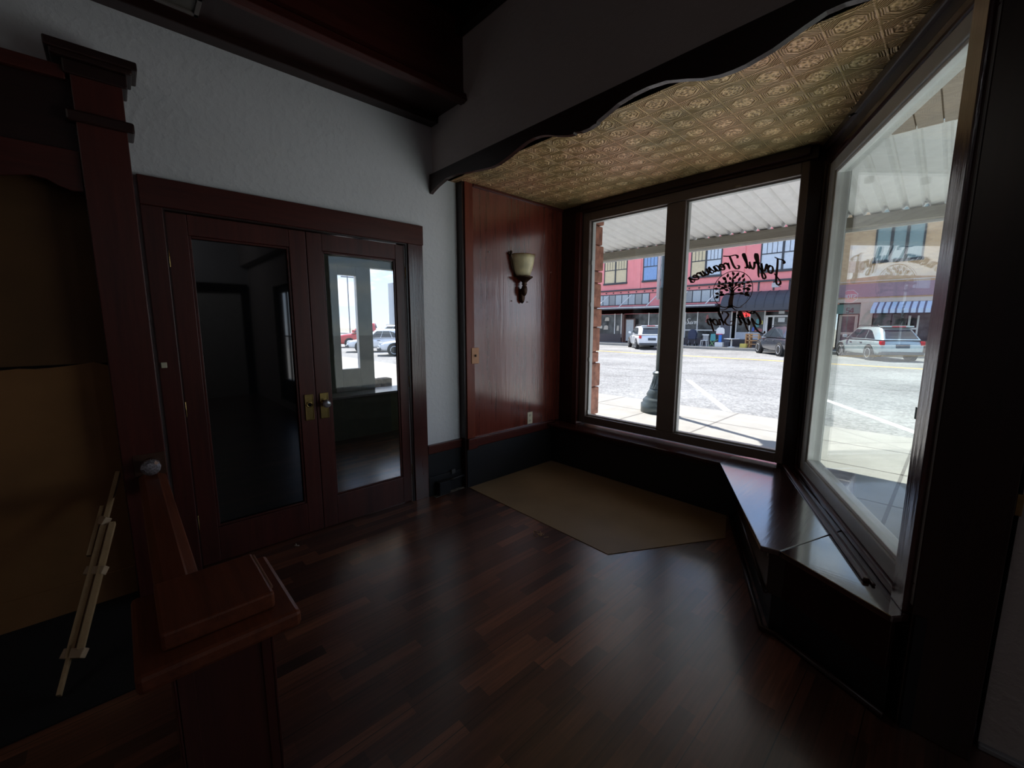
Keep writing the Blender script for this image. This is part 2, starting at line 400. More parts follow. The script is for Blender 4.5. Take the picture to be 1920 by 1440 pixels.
# ================================================================== DOUBLE DOORS
t = struct(thing('trim_3', 'wide dark red wooden casing around the double doors', 'door casing', (XW, .97, 0)))
B(XW-.01, XW+.025, .145, 1.805, 2.06, 2.205).build('head_casing', my, t, .004)
B(XW-.01, XW+.022, .145, .235, 0, 2.06).build('side_casing', mz, t, .004)
B(XW-.01, XW+.022, 1.672, 1.80, 0, 2.06).build('side_casing', rough_m, t, .004)
MB().box(XW-.10, XW+.01, .235, .242, 0, 2.06).box(XW-.10, XW+.01, 1.655, 1.672, 0, 2.06).box(XW-.10, XW+.01, .242, 1.655, 2.05, 2.06).build('jamb', dz, t)

def leaf(name, y0, y1, g0, g1, label, gm, hinge_y, knob, plate_y, hz, lab2):
    t = struct(thing(name, label, 'door', (XW-.03, (y0+y1)/2, 0)))
    x0, x1 = XW-.05, XW-.006
    f = MB().box(x0,x1,y0,g0,.008,2.045).box(x0,x1,g1,y1,.008,2.045).box(x0,x1,g0,g1,1.935,2.045).box(x0,x1,g0,g1,.008,.225)
    f.build('door_frame', mz, t, .003)
    b = MB(); w_ = .014
    for (a, c, d, e_) in ((g0,g0+w_,.225,1.935),(g1-w_,g1,.225,1.935),(g0+w_,g1-w_,1.935-w_,1.935),(g0+w_,g1-w_,.225,.225+w_)): b.box(x1-.022,x1-.008,a,c,d,e_)
    b.build('glazing_bead', my, t, .003)
    B(x1-.034,x1-.026,g0-.005,g1+.005,.22,1.94).build('glass', gm, t)
    for z in hz:
        h = MB().lathe([(.0055,-.045),(.0065,-.043),(.0065,.043),(.0055,.045)], (XW+.002, hinge_y, z), 10)
        h.build('hinge', brass, t, 0, True)
    # embossed brass plate
    ph = MB().box(x1, x1+.005, plate_y-.028, plate_y+.028, .805, .982).box(x1+.005, x1+.009, plate_y-.028, plate_y-.022, .805, .982).box(x1+.005, x1+.009, plate_y+.022, plate_y+.028, .805, .982).box(x1+.005, x1+.009, plate_y-.022, plate_y+.022, .805, .812).box(x1+.005, x1+.009, plate_y-.022, plate_y+.022, .974, .982)
    pl = ph.build('escutcheon_plate', brass, t, .0015)
    MB().lathe([(.020,0),(.020,.006),(.013,.008),(.011,.002)], (x1+.005, plate_y, .912), 20, 'x').build('knob_collar', brass, pl, 0, True)
    if knob:
        MB().lathe([(.009,.0),(.009,.022),(.014,.026)], (x1+.006, plate_y+.002, .912), 16, 'x').build('knob_shank', brass, pl, 0, True)
        MB().lathe([(.012,.024),(.024,.030),(.029,.040),(.027,.052),(.018,.060),(.004,.062)], (x1+.006, plate_y+.002, .912), 12, 'x').build('cut_glass_knob', knob_glass, pl)
    else:
        MB().lathe([(.0095,.0),(.0095,.002)], (x1+.008, plate_y, .912), 16, 'x').build('spindle_hole', plain('hole_black', (.003,.003,.003), .9), pl)
    return t
leaf('door_1', .242, .946, .335, .845, 'left glazed leaf of the double doors, dark glass, brass plate without a knob', dark_pane, .24, False, .900, (1.80, 1.0-.03, .29), '')
leaf('door_2', .950, 1.654, 1.046, 1.578, 'right glazed leaf of the double doors with a cut glass knob', pane_m, 1.658, True, .998, (1.84, 1.0, .275), '')
o = B(XW+.022, XW+.034, .155, .180, 1.215, 1.245).build('door_sensor', ivory, None, .002); tag(o, 'small ivory plastic block stuck on the casing left of the double doors', 'sensor')

# plaster strip beside the doors: chair rail, black wainscot, old box at the skirting
t = struct(thing('trim_5', 'red wooden rail above black wainscot between the doors and the bay', 'trim', (XW, 1.98, .2)))
B(XW, XW+.025, 1.80, 2.16, .37, .435).build('rail', my, t, .004)
B(XW, XW+.035, 1.80, 2.16, .435, .447).build('rail_cap', my, t, .003)
B(XW, XW+.012, 1.80, 2.16, 0, .37).build('wainscot_board', black, t, .002)
B(XW, XW+.026, 1.80, 2.16, 0, .17).build('skirting', black, t, .003)
o = thing('junction_box', 'black painted box with a pipe at the foot of the wall beside the double doors', 'box', (XW+.05, 1.95, 0))
B(XW+.026, XW+.09, 1.86, 1.97, .01, .125).build('box', black, o, .004)
MB().tube([(XW+.05,1.97,.11),(XW+.05,2.15,.115)], .012, 10).build('pipe', black, o, 0, True)
B(XW+.026, XW+.04, 2.02, 2.06, .15, .19).build('clip', plain('scraped_black', (.06,.06,.06), .5), o, .003)
o = MB().prism([(XW+.03,1.83),(XW+.075,1.83),(XW+.06,2.14),(XW+.03,2.15)], 0, .004).build('bare_floor_strip', plain('dusty_concrete', (.16,.14,.12), .9, vary=.5, scale=60)); tag(o, 'dusty bare strip of floor in front of the black skirting', 'floor strip')

# ================================================================== BAY, LEFT SIDE
XP = -2.885
t = struct(thing('wall_bay', 'glossy red plywood panel wall at the left of the window bay', 'wall', (XP, 2.8, 0)))
B(XW, XP, 2.145, 3.50, .0, 2.60).build('core', dz, t)
B(XP, XP+.004, 2.25, 3.42, .44, 2.59).build('plywood_panel', panelm, t)
B(XP-.01, XP+.012, 2.165, 2.25, .45, 2.60).build('stile', wood('bright_mahogany', (.20,.042,.020), (.10,.018,.011), 'z', .3), t, .003)
B(XP, XP+.02, 2.25, 3.45, 2.575, 2.60).build('top_bead', my, t, .004)
B(XP-.01, XP+.022, 2.255, 3.30, .365, .432).build('chair_rail', my, t, .004)
B(XP-.01, XP+.034, 2.16, 3.30, .432, .450).build('rail_cap', my, t, .005)
B(XP-.01, XP+.032, 2.16, 2.262, .352, .446).build('rail_block', my, t, .005)
B(XP, XP+.008, 2.16, 3.30, 0, .36).build('wainscot_board', black, t)
struct(B(XP, -2.63, 3.40, 3.52, .43, 2.60).build('trim_6', dz, None, .006), 'dark corner board between the red panel and the front window', 'trim')
struct(B(-2.69, -2.63, 3.375, 3.41, .43, 2.53).build('trim_7', mz, None, .006), 'narrow dark red upright bead left of the front window', 'trim')

# sconce
t = thing('wall_sconce', 'wall sconce with a cream glass shade on the red panel', 'lamp', (XP, 2.81, 1.9))
px_ = XP+.004
shade = MB(); n = 24; rings = []
prof = [(.060,1.885),(.078,1.90),(.098,1.95),(.112,2.00),(.121,2.05),(.127,2.085)]
def half(r, z, dd=0): return [(px_+max(.012, .012+(r-dd)*.95*math.sin(PI*k/n)), 2.815-(r-dd)*math.cos(PI*k/n), z) for k in range(n+1)]
rings = [[shade.bm.verts.new(p) for p in half(r, z)] for r, z in prof] + [[shade.bm.verts.new(p) for p in half(r, z, .006)] for r, z in prof[::-1]]
for A, Bq in zip(rings, rings[1:]):
    for k in range(n): shade.bm.faces.new((A[k], A[k+1], Bq[k+1], Bq[k]))
shade.build('lamp_shade', plain('cream_frosted_glass', (.66,.58,.36), .3, vary=.25, scale=12), t, 0, True)
tr = MB().tube(half(.128, 2.087), .0035, 6); tr.build('shade_rim', plain('amber_rim', (.22,.12,.04), .35), t, 0, True)
b = MB()
b.lathe([(.012,0),(.040,.004),(.046,.02),(.040,.034),(.03,.04)], (px_, 2.815, 1.72), 20, 'x', (.62, 1.6))
b.build('backplate', bronze, t, 0, True)
b = MB()
b.lathe([(.004,1.715),(.016,1.724),(.026,1.745),(.030,1.775),(.026,1.800),(.018,1.815),(.030,1.822),(.022,1.832),(.030,1.845),(.050,1.862),(.070,1.876),(.084,1.884),(.084,1.892),(.066,1.896)], (px_+.050, 2.815, 0), 20, 'z', (.85, 1))
b.build('bronze_stem', bronze, t, 0, True)
b = MB()
for k in range(17):
    a = PI*k/16
    b.lathe([(.002,-.006),(.006,-.003),(.006,.003),(.002,.006)], (px_+.046+.066*math.sin(a), 2.815-.086*math.cos(a), 1.890), 8)
b.build('bead_band', bronze, t, 0, True)
b = MB().tube([(px_+.006,2.68,2.10),(px_+.016,2.67,2.06),(px_+.014,2.69,1.97),(px_+.02,2.735,1.885)], .008, 8).tube([(px_+.010,2.665,2.085),(px_+.012,2.645,2.095)], .011, 8).tube([(px_+.010,2.685,2.10),(px_+.022,2.672,2.108)], .010, 8)
b.build('side_scroll', bronze, t, 0, True)
for i, (y, z, lb) in enumerate(((2.42, 2.075, 'small nail in the red panel up to the left of the sconce'), (2.965, 1.985, 'small nail in the red panel right of the sconce shade'), (2.70, 1.668, 'small nail in the red panel below the sconce, left of a pair'), (2.905, 1.665, 'small nail in the red panel below the sconce, right of a pair'), (3.23, 1.97, 'small nail at the far right edge of the red panel'))):
    o = MB().lathe([(.003,0),(.003,.008),(.006,.009),(.005,.012)], (XP+.003, y, z), 10, 'x').build('nail', steel); tag(o, lb, 'nail', 'nails in the red panel')
t = thing('light_switch', 'tan switch plate at the left edge of the red panel', 'switch', (XP+.012, 2.254, 1.18))
B(XP+.012, XP+.018, 2.214, 2.295, 1.112, 1.250).build('plate', tanp, t, .003)
B(XP+.018, XP+.030, 2.248, 2.260, 1.172, 1.192).build('toggle', plain('dark_toggle', (.05,.03,.02), .4), t, .002)
t = thing('wall_outlet', 'ivory power outlet low on the red panel above the rail', 'outlet', (XP, 2.95, .52))
B(XP+.004, XP+.010, 2.914, 2.986, .460, .580).build('plate', ivory, t, .003)
for z in (.492, .548):
    s_ = MB().prism([(2.950+.016*math.cos(a)*1.0, z+.014*math.sin(a)) for a in [2*PI*k/12 for k in range(12)]], XP+.010, .003, 'yz').build('socket', plain('ivory_socket', (.50,.46,.34), .4), t)
    MB().box(XP+.0125,XP+.0135,2.942,2.9445,z-.004,z+.006).box(XP+.0125,XP+.0135,2.9545,2.957,z-.004,z+.006).build('slots', rubber, s_)

# ================================================================== FRONT WINDOW
YW = 3.45
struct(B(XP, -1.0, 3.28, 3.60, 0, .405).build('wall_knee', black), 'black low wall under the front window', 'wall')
t = struct(thing('trim_8', 'scuffed dark red window sill board under the front window', 'sill', (-1.9, 3.35, .42)))
B(XP, -1.10, 3.195, 3.47, .405, .43).build('sill_board', wood('scuffed_sill', (.075,.018,.014), (.03,.008,.007), 'x', .22, 1, .6, .001, .7, .3), t, .006)
B(XP, -1.10, 3.262, 3.285, .355, .405).build('apron', dx, t, .004)
t = struct(thing('window_1', 'front shop window of two panes with mirrored dark lettering', 'window', (-1.7, YW, .45)))
WX0, WX1, WZ0, WZ1 = -2.63, -.785, .45, 2.52
g = [(-2.553, -1.775), (-1.615, -.833)]; gz0, gz1 = .522, 2.442
fr = MB().box(WX0, g[0][0], YW-.03, YW+.07, WZ0, WZ1).box(g[1][1], WX1, YW-.03, YW+.07, WZ0, WZ1)
fr.box(g[0][0], g[1][1], YW-.03, YW+.07, WZ0, gz0).box(g[0][0], g[1][1], YW-.03, YW+.07, gz1, WZ1)
fr.build('frame', brown_vinyl, t, .005)
B(g[0][1], g[1][0], YW-.02, YW+.07, gz0, gz1).build('mullion', brown_vinyl, t, .005)
for k, (a, c) in enumerate(g):
    b = MB(); w_ = .012
    for q in ((a,a+w_,gz0,gz1),(c-w_,c,gz0,gz1),(a+w_,c-w_,gz0,gz0+w_),(a+w_,c-w_,gz1-w_,gz1)): b.box(q[0],q[1],YW+.012,YW+.06,q[2],q[3])
    b.build('glazing_bead', vinyl, t, .002)
    B(a+.004, c-.004, YW+.03, YW+.036, gz0+.004, gz1-.004).build('pane', pane_m, t)
for (x, z) in ((-2.545,2.05),(-2.545,1.65),(-2.545,1.1),(-2.545,.56)):
    B(x-.012, x+.006, YW+.004, YW+.02, z-.02, z+.02).build('latch', vinyl, t, .002)
MB().box(-1.24,-1.20,YW-.036,YW-.03,2.448,2.462).build('latch', steel, t, .002)
struct(B(-2.63, -.74, 3.40, 3.52, 2.52, 2.60).build('trim_9', dx, None, .004), 'dark head board above the front window', 'trim')
MBh = MB().prism([(-2.63,3.40),(-.78,3.40),(-.78,3.36),(-2.63,3.385)], 2.545, .055); struct(MBh.build('trim_10', dx, None, .003), 'dark moulding where the tin ceiling meets the front window', 'trim')

# --- lettering on the glass (script drawn with a broad nib) -------------------
def catmull(pts, n=8):
    P = [Vector(p) for p in pts]; out = []
    for i in range(len(P)-1):
        p0 = P[max(i-1, 0)]; p1 = P[i]; p2 = P[i+1]; p3 = P[min(i+2, len(P)-1)]
        for k in range(n):
            s = k/n
            out.append(.5*((2*p1) + (p2-p0)*s + (2*p0-5*p1+4*p2-p3)*s*s + (3*p1-p0-3*p2+p3)*s**3))
    out.append(P[-1]); return out
GL = {  # strokes in units of x-height = 1
 'J': ([[(.25,1.75),(.1,1.95),(.35,2.15),(.9,2.12),(1.35,2.18)], [(.95,2.1),(.8,1.3),(.6,.2),(.3,-.65),(-.1,-.95),(-.4,-.7),(-.25,-.4),(.3,-.15),(.9,.15)]], 1.15),
 'o': ([[(.55,1.0),(.2,.85),(.05,.4),(.2,.05),(.5,.08),(.72,.45),(.62,.9),(.45,.95),(.7,.8),(.95,.9)]], .85),
 'y': ([[(.0,.75),(.15,1.0),(.2,.5),(.3,.08),(.55,.15),(.8,.9)], [(.82,1.0),(.7,.2),(.5,-.6),(.2,-.95),(-.05,-.75),(.15,-.4),(.95,.2)]], .95),
 'f': ([[(.0,.2),(.35,.8),(.65,1.6),(.62,2.1),(.45,2.1),(.35,1.5),(.25,.5),(.12,-.6),(-.05,-.95)], [(.05,.95),(.35,1.0),(.7,1.05)]], .62),
 'u': ([[(.0,.75),(.15,1.0),(.17,.4),(.3,.06),(.5,.1),(.75,.7)], [(.8,1.0),(.74,.4),(.82,.06),(1.05,.25)]], 1.0),
 'l': ([[(.0,.3),(.35,1.2),(.5,1.9),(.38,2.1),(.25,1.6),(.15,.5),(.25,.05),(.5,.2)]], .5),
 'T': ([[(.15,1.5),(.05,1.8),(.3,2.0),(.8,1.95),(1.3,2.0),(1.75,2.15)], [(1.0,1.95),(.95,1.3),(.85,.5),(.6,.0),(.2,.0),(.1,.35),(.35,.45)]], 1.35),
 'r': ([[(.12,1.0),(.15,.5),(.12,.0)], [(.14,.5),(.28,.85),(.48,1.02),(.62,.95),(.60,.80)]], .70),
 'e': ([[(.05,.4),(.4,.55),(.58,.82),(.42,1.0),(.15,.75),(.1,.3),(.3,.04),(.6,.15),(.8,.4)]], .72),
 'a': ([[(.65,.85),(.4,1.0),(.1,.7),(.08,.2),(.3,.04),(.55,.35),(.7,.95),(.68,.3),(.78,.05),(1.0,.25)]], .9),
 's': ([[(.0,.15),(.3,.6),(.42,1.1),(.5,.7),(.62,.3),(.4,.0),(.12,.12)], [(.6,.2),(.8,.3)]], .7),
 'G': ([[(1.2,1.7),(1.0,2.1),(.5,1.95),(.15,1.2),(.15,.4),(.5,.1),(.9,.4),(1.15,1.1)], [(.55,2.15),(.8,1.8),(1.3,1.9),(1.7,2.1)], [(1.2,1.1),(1.1,.2),(.9,-.6),(.5,-1.1),(.0,-1.15),(-.1,-.85)]], 1.5),
 'i': ([[(.0,.3),(.2,1.0),(.18,.4),(.25,.06),(.5,.25)], [(.26,1.38),(.32,1.48)]], .5),
 't': ([[(.0,.3),(.25,1.0),(.35,1.7),(.25,.9),(.2,.3),(.3,.05),(.55,.25)], [(.0,1.15),(.3,1.18),(.65,1.25)]], .55),
 'S': ([[(1.35,1.75),(1.2,2.1),(.75,2.1),(.45,1.7),(.7,1.25),(1.1,.8),(1.15,.3),(.75,.0),(.2,.1),(-.05,.45),(.2,.65),(.45,.5)]], 1.35),
 'h': ([[(.0,.3),(.35,1.3),(.48,1.95),(.35,2.05),(.25,1.4),(.15,.0)], [(.18,.5),(.45,.95),(.65,.85),(.62,.3),(.72,.05),(.95,.25)]], .9),
 'p': ([[(.0,.5),(.22,1.1),(.2,.2),(.12,-.8),(.0,-1.0)], [(.2,.6),(.45,1.0),(.7,.8),(.65,.25),(.4,.02),(.2,.2)]], .82),
 ' ': ([], .65)}
CAPS = {'S': ([[(.6,.85),(.4,1),(.12,.9),(.12,.62),(.5,.42),(.55,.15),(.3,0),(.05,.12)]], .7), 'T': ([[(0,1),(.6,1)],[(.3,1),(.3,0)]], .68),
 'O': ([[(.3,1),(.05,.8),(.05,.2),(.3,0),(.55,.2),(.55,.8),(.3,1)]], .72), 'P': ([[(.05,0),(.05,1)],[(.05,1),(.4,1),(.55,.78),(.4,.52),(.05,.5)]], .66),
 'E': ([[(.5,1),(.05,1),(.05,0),(.5,0)],[(.05,.5),(.42,.5)]], .64), 'N': ([[(.05,0),(.05,1)],[(.05,1),(.55,0)],[(.55,0),(.55,1)]], .72),
 '4': ([[(.4,0),(.4,1),(.02,.3),(.58,.3)]], .68), '5': ([[(.5,1),(.1,1),(.08,.55),(.4,.6),(.5,.3),(.3,0),(.05,.1)]], .66)}
def ribbon(mb, pts2, wfun, place, d):
    n_ = len(pts2); L, Rr, L2, R2 = [], [], [], []
    for i, p in enumerate(pts2):
        a = pts2[max(i-1, 0)]; c = pts2[min(i+1, n_-1)]; tdir = (c-a)
        if tdir.length < 1e-9: tdir = Vector((1, 0))
        tdir.normalize(); nn = Vector((-tdir.y, tdir.x)); w_ = wfun(tdir, i/(n_-1))
        for lst, q, k in ((L, p+nn*w_, 0), (Rr, p-nn*w_, 0), (L2, p+nn*w_, d), (R2, p-nn*w_, d)): lst.append(mb.bm.verts.new(place(q, k)))
    for i in range(n_-1):
        mb.bm.faces.new((L[i], Rr[i], Rr[i+1], L[i+1])); mb.bm.faces.new((L2[i+1], R2[i+1], R2[i], L2[i]))
        mb.bm.faces.new((L[i+1], L2[i+1], L2[i], L[i])); mb.bm.faces.new((Rr[i], R2[i], R2[i+1], Rr[i+1]))
    mb.bm.faces.new((L[0], L2[0], R2[0], Rr[0])); mb.bm.faces.new((L[-1], Rr[-1], R2[-1], L2[-1]))
def script(text, size, place, table=GL, wt=.14, slant=.28, d=.0012, nib=True, n=8, straight=False):
    mb = MB(); x = 0
    for ch in text:
        st, adv = table[ch]
        for s in st:
            p = [Vector((q[0]+x+slant*q[1], q[1])) for q in s]
            p = p if straight else catmull(p, n)
            if straight:
                p2 = []
                for a, c in zip(p, p[1:]): p2 += [a.lerp(c, k/4) for k in range(4)]
                p = p2 + [p[-1]]
            wf = (lambda t_, s_: wt*(.42+.58*abs(t_.y))*(.55+.45*math.sin(PI*min(1, max(0, .12+s_*.8))))) if nib else (lambda t_, s_: wt)
            ribbon(mb, [Vector((q.x*size, q.y*size)) for q in p], lambda t_, s_: wf(t_, s_)*size, place, d)
        x += adv
    return mb, x*size
def text_width(text, size, table=GL): return sum(table[c][1] for c in text)*size
GY = YW+.0285
# "Joyful Treasures" reads from the street: it runs from right to left here, on an arc over the emblem
CX, CZ, RAD = -1.235, 1.275, .60
sz = .050; tw = text_width('Joyful Treasures', sz)+.03
def arc_place(q, k):
    a = (q.x - tw/2 + .012)/RAD; r_ = RAD + q.y
    return (CX - r_*math.sin(a), GY - k, CZ + r_*math.cos(a))
mb, _ = script('Joyful Treasures', sz, arc_place, wt=.17); mb.build('shop_lettering', decal_m, t)
sz2 = .049; tw2 = text_width('Gift Shop', sz2)
mb, _ = script('Gift Shop', sz2, lambda q, k: (-1.005 - q.x*1.04, GY-k, 1.447 + q.y), wt=.16); mb.build('shop_lettering', decal_m, t)
# tree emblem
mb = MB(); EX, EZ, ER = -1.232, 1.715, .142
E_ = lambda q, k: (EX+q.x*ER, GY-k, EZ+q.y*ER)
ring = [Vector((math.cos(a), math.sin(a))) for a in [R(-62)+k*R(304)/80 for k in range(81)]]
ribbon(mb, ring, lambda t_, s_: .018, E_, .0012)
def stroke(pts_, w0, w1): ribbon(mb, catmull([Vector(p) for p in pts_], 8), lambda t_, s_: w0+(w1-w0)*s_, E_, .0012)
stroke([(-.03,-.95),(-.04,-.6),(0,-.3),(.02,.0)], .13, .09)
for br in ([(0,-.25),(-.25,-.2),(-.55,-.28),(-.72,-.2)], [(0,-.25),(.3,-.2),(.6,-.25),(.78,-.15)], [(0,-.1),(-.2,.12),(-.5,.12),(-.78,.06)], [(0,-.1),(.25,.12),(.5,.14),(.75,.2)], [(0,0),(-.15,.3),(-.35,.45),(-.42,.7)], [(0,0),(.18,.3),(.3,.5),(.45,.68)], [(0,0),(.02,.4),(-.02,.7),(.03,.9)], [(-.1,.2),(-.32,.25),(-.5,.42)], [(.1,.2),(.35,.3),(.55,.45)],
           [(-.03,-.8),(-.3,-.92),(-.7,-.82),(-.85,-.9)], [(-.03,-.85),(-.35,-1.05),(-.6,-1.0)], [(0,-.8),(.3,-.95),(.6,-.9)], [(0,-.85),(.2,-1.05),(.35,-1.08)]): stroke(br, .036, .012)
random.seed(3); placed = []
while len(placed) < 44:
    a = random.uniform(R(-25), R(205)); r_ = random.uniform(.28, .88); p = Vector((r_*math.cos(a), r_*math.sin(a)))
    if all((p-q).length > .185 for q in placed): placed.append(p)
    elif random.random() < .004: placed.append(p)
for p in placed:
    a = math.atan2(p.y, p.x) + random.uniform(-.7, .7); dv = Vector((math.cos(a), math.sin(a))); L_ = random.uniform(.10, .13)
    ribbon(mb, [p - dv*L_ + dv*2*L_*k/6 for k in range(7)], lambda t_, s_: 0.070*math.sin(PI*min(.97, max(.03, s_**.75))), E_, .0012)
mb.build('tree_emblem', decal_m, t)

# ================================================================== ANGLED WINDOW (local frame: x along it, y outward)
AO = (-.73, 3.52, 0); AROT = math.atan2(-1.247, .574)
t = struct(thing('window_2', 'tall angled side window of the bay at the right', 'window', AO, AROT))
PO = .022
B(-.06, 1.76, -.01, .10, 2.50, 2.60).build('head_board', dx, t, .005, local=True)
B(.02, 1.70, -.035, .0, 2.555, 2.60).build('crown_moulding', dx, t, .008, local=True)
B(.04, 1.70, -.015, .03, 2.455, 2.505).build('head_moulding', wood('shiny_dark_head', (.05,.02,.018),(.03,.012,.01), 'x', .16), t, .012, local=True)
B(-.01, .10, -.02, .10, .43, 2.50).build('corner_post', dz, t, .008, local=True)
B(.10, .16, -.012, .04, .45, 2.47).build('stop_bead', dz, t, .006, local=True)
f = MB().box(.16, .262, -.005, .085, .465, 2.455).box(.262, 1.72, -.005, .085, 2.38, 2.455).box(.262, 1.72, -.005, .085, .465, .545).box(1.655, 1.72, -.005, .085, .545, 2.38)
f.build('sash_frame', vinyl, t, .006, local=True)
b = MB().box(.262, .278, .004, .075, .545, 2.38).box(.278, 1.655, .004, .075, 2.363, 2.38).box(.278, 1.655, .004, .075, .545, .562)
b.build('glazing_bead', white_paint, t, .003, local=True)
B(.264, 1.66, PO, PO+.006, .547, 2.378).build('pane', tint_pane, t, local=True)
B(1.50, 1.60, PO-.003, PO-.001, 1.10, 1.145).build('sticker', plain('grey_green_sticker', (.06,.12,.11), .6), t, local=True)
B(1.615, 1.705, -.025, .10, .43, 2.60).build('casing_board', rough_m, t, .004, local=True)
B(.08, 1.615, -.02, .02, .43, .465).build('stool_moulding', mxw, t, .008, local=True)
B(.0, 1.54, -.085, -.062, .43, .448).build('shelf_moulding', mxw, t, .006, local=True)
B(.0, 1.56, -.062, -.05, .43, .440).build('shelf_moulding', mxw, t, .004, local=True)
for s, z in ((.118, 1.9), (.118, .62)): B(s, s+.012, -.006, .0, z-.02, z+.02).build('latch', vinyl, t, .002, local=True)
MB().tube([(.62,-.02,2.56),(.60,-.05,2.553),(.63,-.045,2.545)], .006, 8).build('hook', black, t, 0, True, local=True)

struct(MB().prism([(-.82,3.42),(-.715,3.46),(-.64,3.56),(-.72,3.68),(-.82,3.62)], .0, 2.62).build('trim_12', dz, None, .006), 'dark corner post between the front window and the angled window', 'trim')
struct(MB().prism([(.19,2.2),(-.02,2.16),(-.66,3.60),(-.72,3.66),(-2.96,3.60),(-2.96,3.50),(-.72,3.52),(-.1,2.1)], 2.60, .42).build('wall_bulkhead', plain('painted_bulkhead', (.4,.36,.3), .8)), 'outer face above the bay windows', 'wall')

t = bpy.data.objects['window_2']
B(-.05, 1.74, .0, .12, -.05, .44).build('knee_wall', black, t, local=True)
# dark pilaster at the end of the bay
struct(MB().prism([(-.016,1.955),(.17,1.945),(.19,2.2),(.02,2.2)], 0, 2.62).build('trim_11', dz, None, .004), 'tall black pilaster at the right end of the window bay', 'trim')
struct(B(.19, 1.3, 2.03, 2.05, 0, .02).build('baseboard_right', plain('pale_metal_strip', (.35,.35,.38), .4, .4), None, .004), 'thin pale strip at the foot of the wall on the far right', 'baseboard')
t = thing('door_hardware', 'small brass catch on the edge of the dark pilaster at the far right', 'catch', (.185, 2.0, .9))
B(.174,.19,1.995,2.02,.86,.93).build('catch_plate', brass, t, .002)
MB().lathe([(.004,0),(.004,.03)], (.178,2.005,.875), 8).build('pin', brass, t)
# entrance door (out of view to the right, seen mirrored in the dark door)
t = struct(thing('door_3', 'glazed entrance door beyond the right edge', 'door', (1.8, 2.12, .1)))
MB().box(1.3,1.42,2.1,2.15,.1,2.1).box(2.18,2.3,2.1,2.15,.1,2.1).box(1.42,2.18,2.1,2.15,1.98,2.1).box(1.42,2.18,2.1,2.15,.1,.5).build('door_frame', dz, t, .003)
MB().box(1.79,1.81,2.11,2.14,.5,1.98).box(1.42,2.18,2.11,2.14,1.24,1.26).build('glazing_bars', dz, t)

# ================================================================== WINDOW BENCH
A_, B1, B2, E1, F1 = (-1.125,3.187), (-.533,2.090), (-.458,2.105), (-.060,1.900), (-.018,1.955)
t = thing('window_bench', 'low dark red window bench with a scuffed varnished top under the angled window', 'bench', (-.6, 2.7, 0))
MB().prism([A_, B1, B2, (-.30,2.56), (-.80,3.56), (-1.125,3.46)], .405, .026).build('seat_board', benchm, t, .004)
MB().prism([B2, E1, F1, (-.03,2.06), (-.66,3.43), (-.80,3.56), (-.30,2.56)], .405, .0245).build('seat_board', wood('varnished_board_across', (.048,.013,.012), (.024,.007,.007), 'x', .13, .8, .7, .0008, .7, .15), t, .004)
coat(MATS['varnished_board_across'], 1, 2.1, .08)
P0, P1, P2, P3 = (-1.085,3.33), (-.505,2.135), (-.44,2.135), (-.06,1.945)
MB().prism([P0, P1, P2, P3, (-.02,2.05), (-.70,3.5), (-1.0,3.5)], .19, .216).build('front_panel', dy, t, .003)
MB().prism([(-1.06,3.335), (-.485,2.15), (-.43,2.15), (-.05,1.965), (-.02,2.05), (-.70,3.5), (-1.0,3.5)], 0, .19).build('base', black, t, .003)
MB().tube([(-1.08,3.33,.195),(-.505,2.13,.195)], .010, 8).build('panel_moulding', dy, t, 0, True)
MB().tube([(-1.085,3.33,.012),(-.505,2.115,.012),(-.44,2.12,.012),(-.05,1.94,.012)], .014, 8).build('quarter_round', dy, t, 0, True)
B(-.52,-.50,2.150,2.165,.36,.385).build('catch', steel, t, .002)

# tan vinyl sheet on the bay floor
o = MB().prism([(-2.87,2.17),(-1.388,2.144),(-.955,2.905),(-1.08,3.27),(-2.87,3.275)], 0, .004).build('floor_sheet', plain('tan_vinyl_sheet', (.30,.205,.115), .55, vary=.14, scale=2.2), None)
tag(o, 'tan vinyl sheet laid on the floor of the window bay', 'floor sheet')
o = MB()
random.seed(5)
for k in range(14):
    x, y = -1.86+random.gauss(0, .03), 2.02+random.gauss(0, .025); a = random.uniform(0, PI); l = random.uniform(.006, .018)
    o.beam((x-l*math.cos(a), y-l*math.sin(a), .003), (x+l*math.cos(a), y+l*math.sin(a), .003+random.uniform(0, .006)), .004, .003)
tag(o.build('wood_shavings', pale_wood), 'small scatter of pale shavings on the laminate beside the tan sheet', 'debris', None, 'stuff')
o = MB().beam((-2.86,.72,.004), (-2.84,.74,.004), .006, .006).beam((-2.85,.73,.004), (-2.85,.725,.02), .004, .004).build('paper_scrap', plain('paper_scrap', (.5,.45,.38), .7)); tag(o, 'tiny pale scrap on the floor in front of the double doors', 'scrap')

# ================================================================== POST, HEADER, RAIL, NEWEL
t = thing('wooden_post', 'tall square red wooden post with a moulded cap left of the double doors', 'post', (-2.87, .04, 0))
POST = t
B(-2.925, -2.80, -.046, .125, .0, 2.60).build('shaft', mz, t, .004)
MB().box(-2.95, -2.775, -.10, .165, 2.60, 2.625).box(-2.95, -2.79, -.066, .145, 2.54, 2.60).build('cap', dy, t, .006)
B(-2.95, -2.765, -.115, .185, 2.622, 2.66).build('cap_top', dy, t, .006)
B(-2.94, -2.782, -.075, .152, 2.345, 2.392).build('neck_band', dy, t, .008)
t = thing('header_panel', 'red wooden header with an arched lower edge left of the tall post', 'header', (-2.86, -.8, 2.3))
arc = [(-.048,2.05),(-.09,2.047),(-.13,2.062),(-.165,2.083),(-.21,2.090),(-.29,2.070),(-.40,2.060),(-.6,2.085),(-.9,2.10),(-1.5,2.05),(-2.5,2.06)]
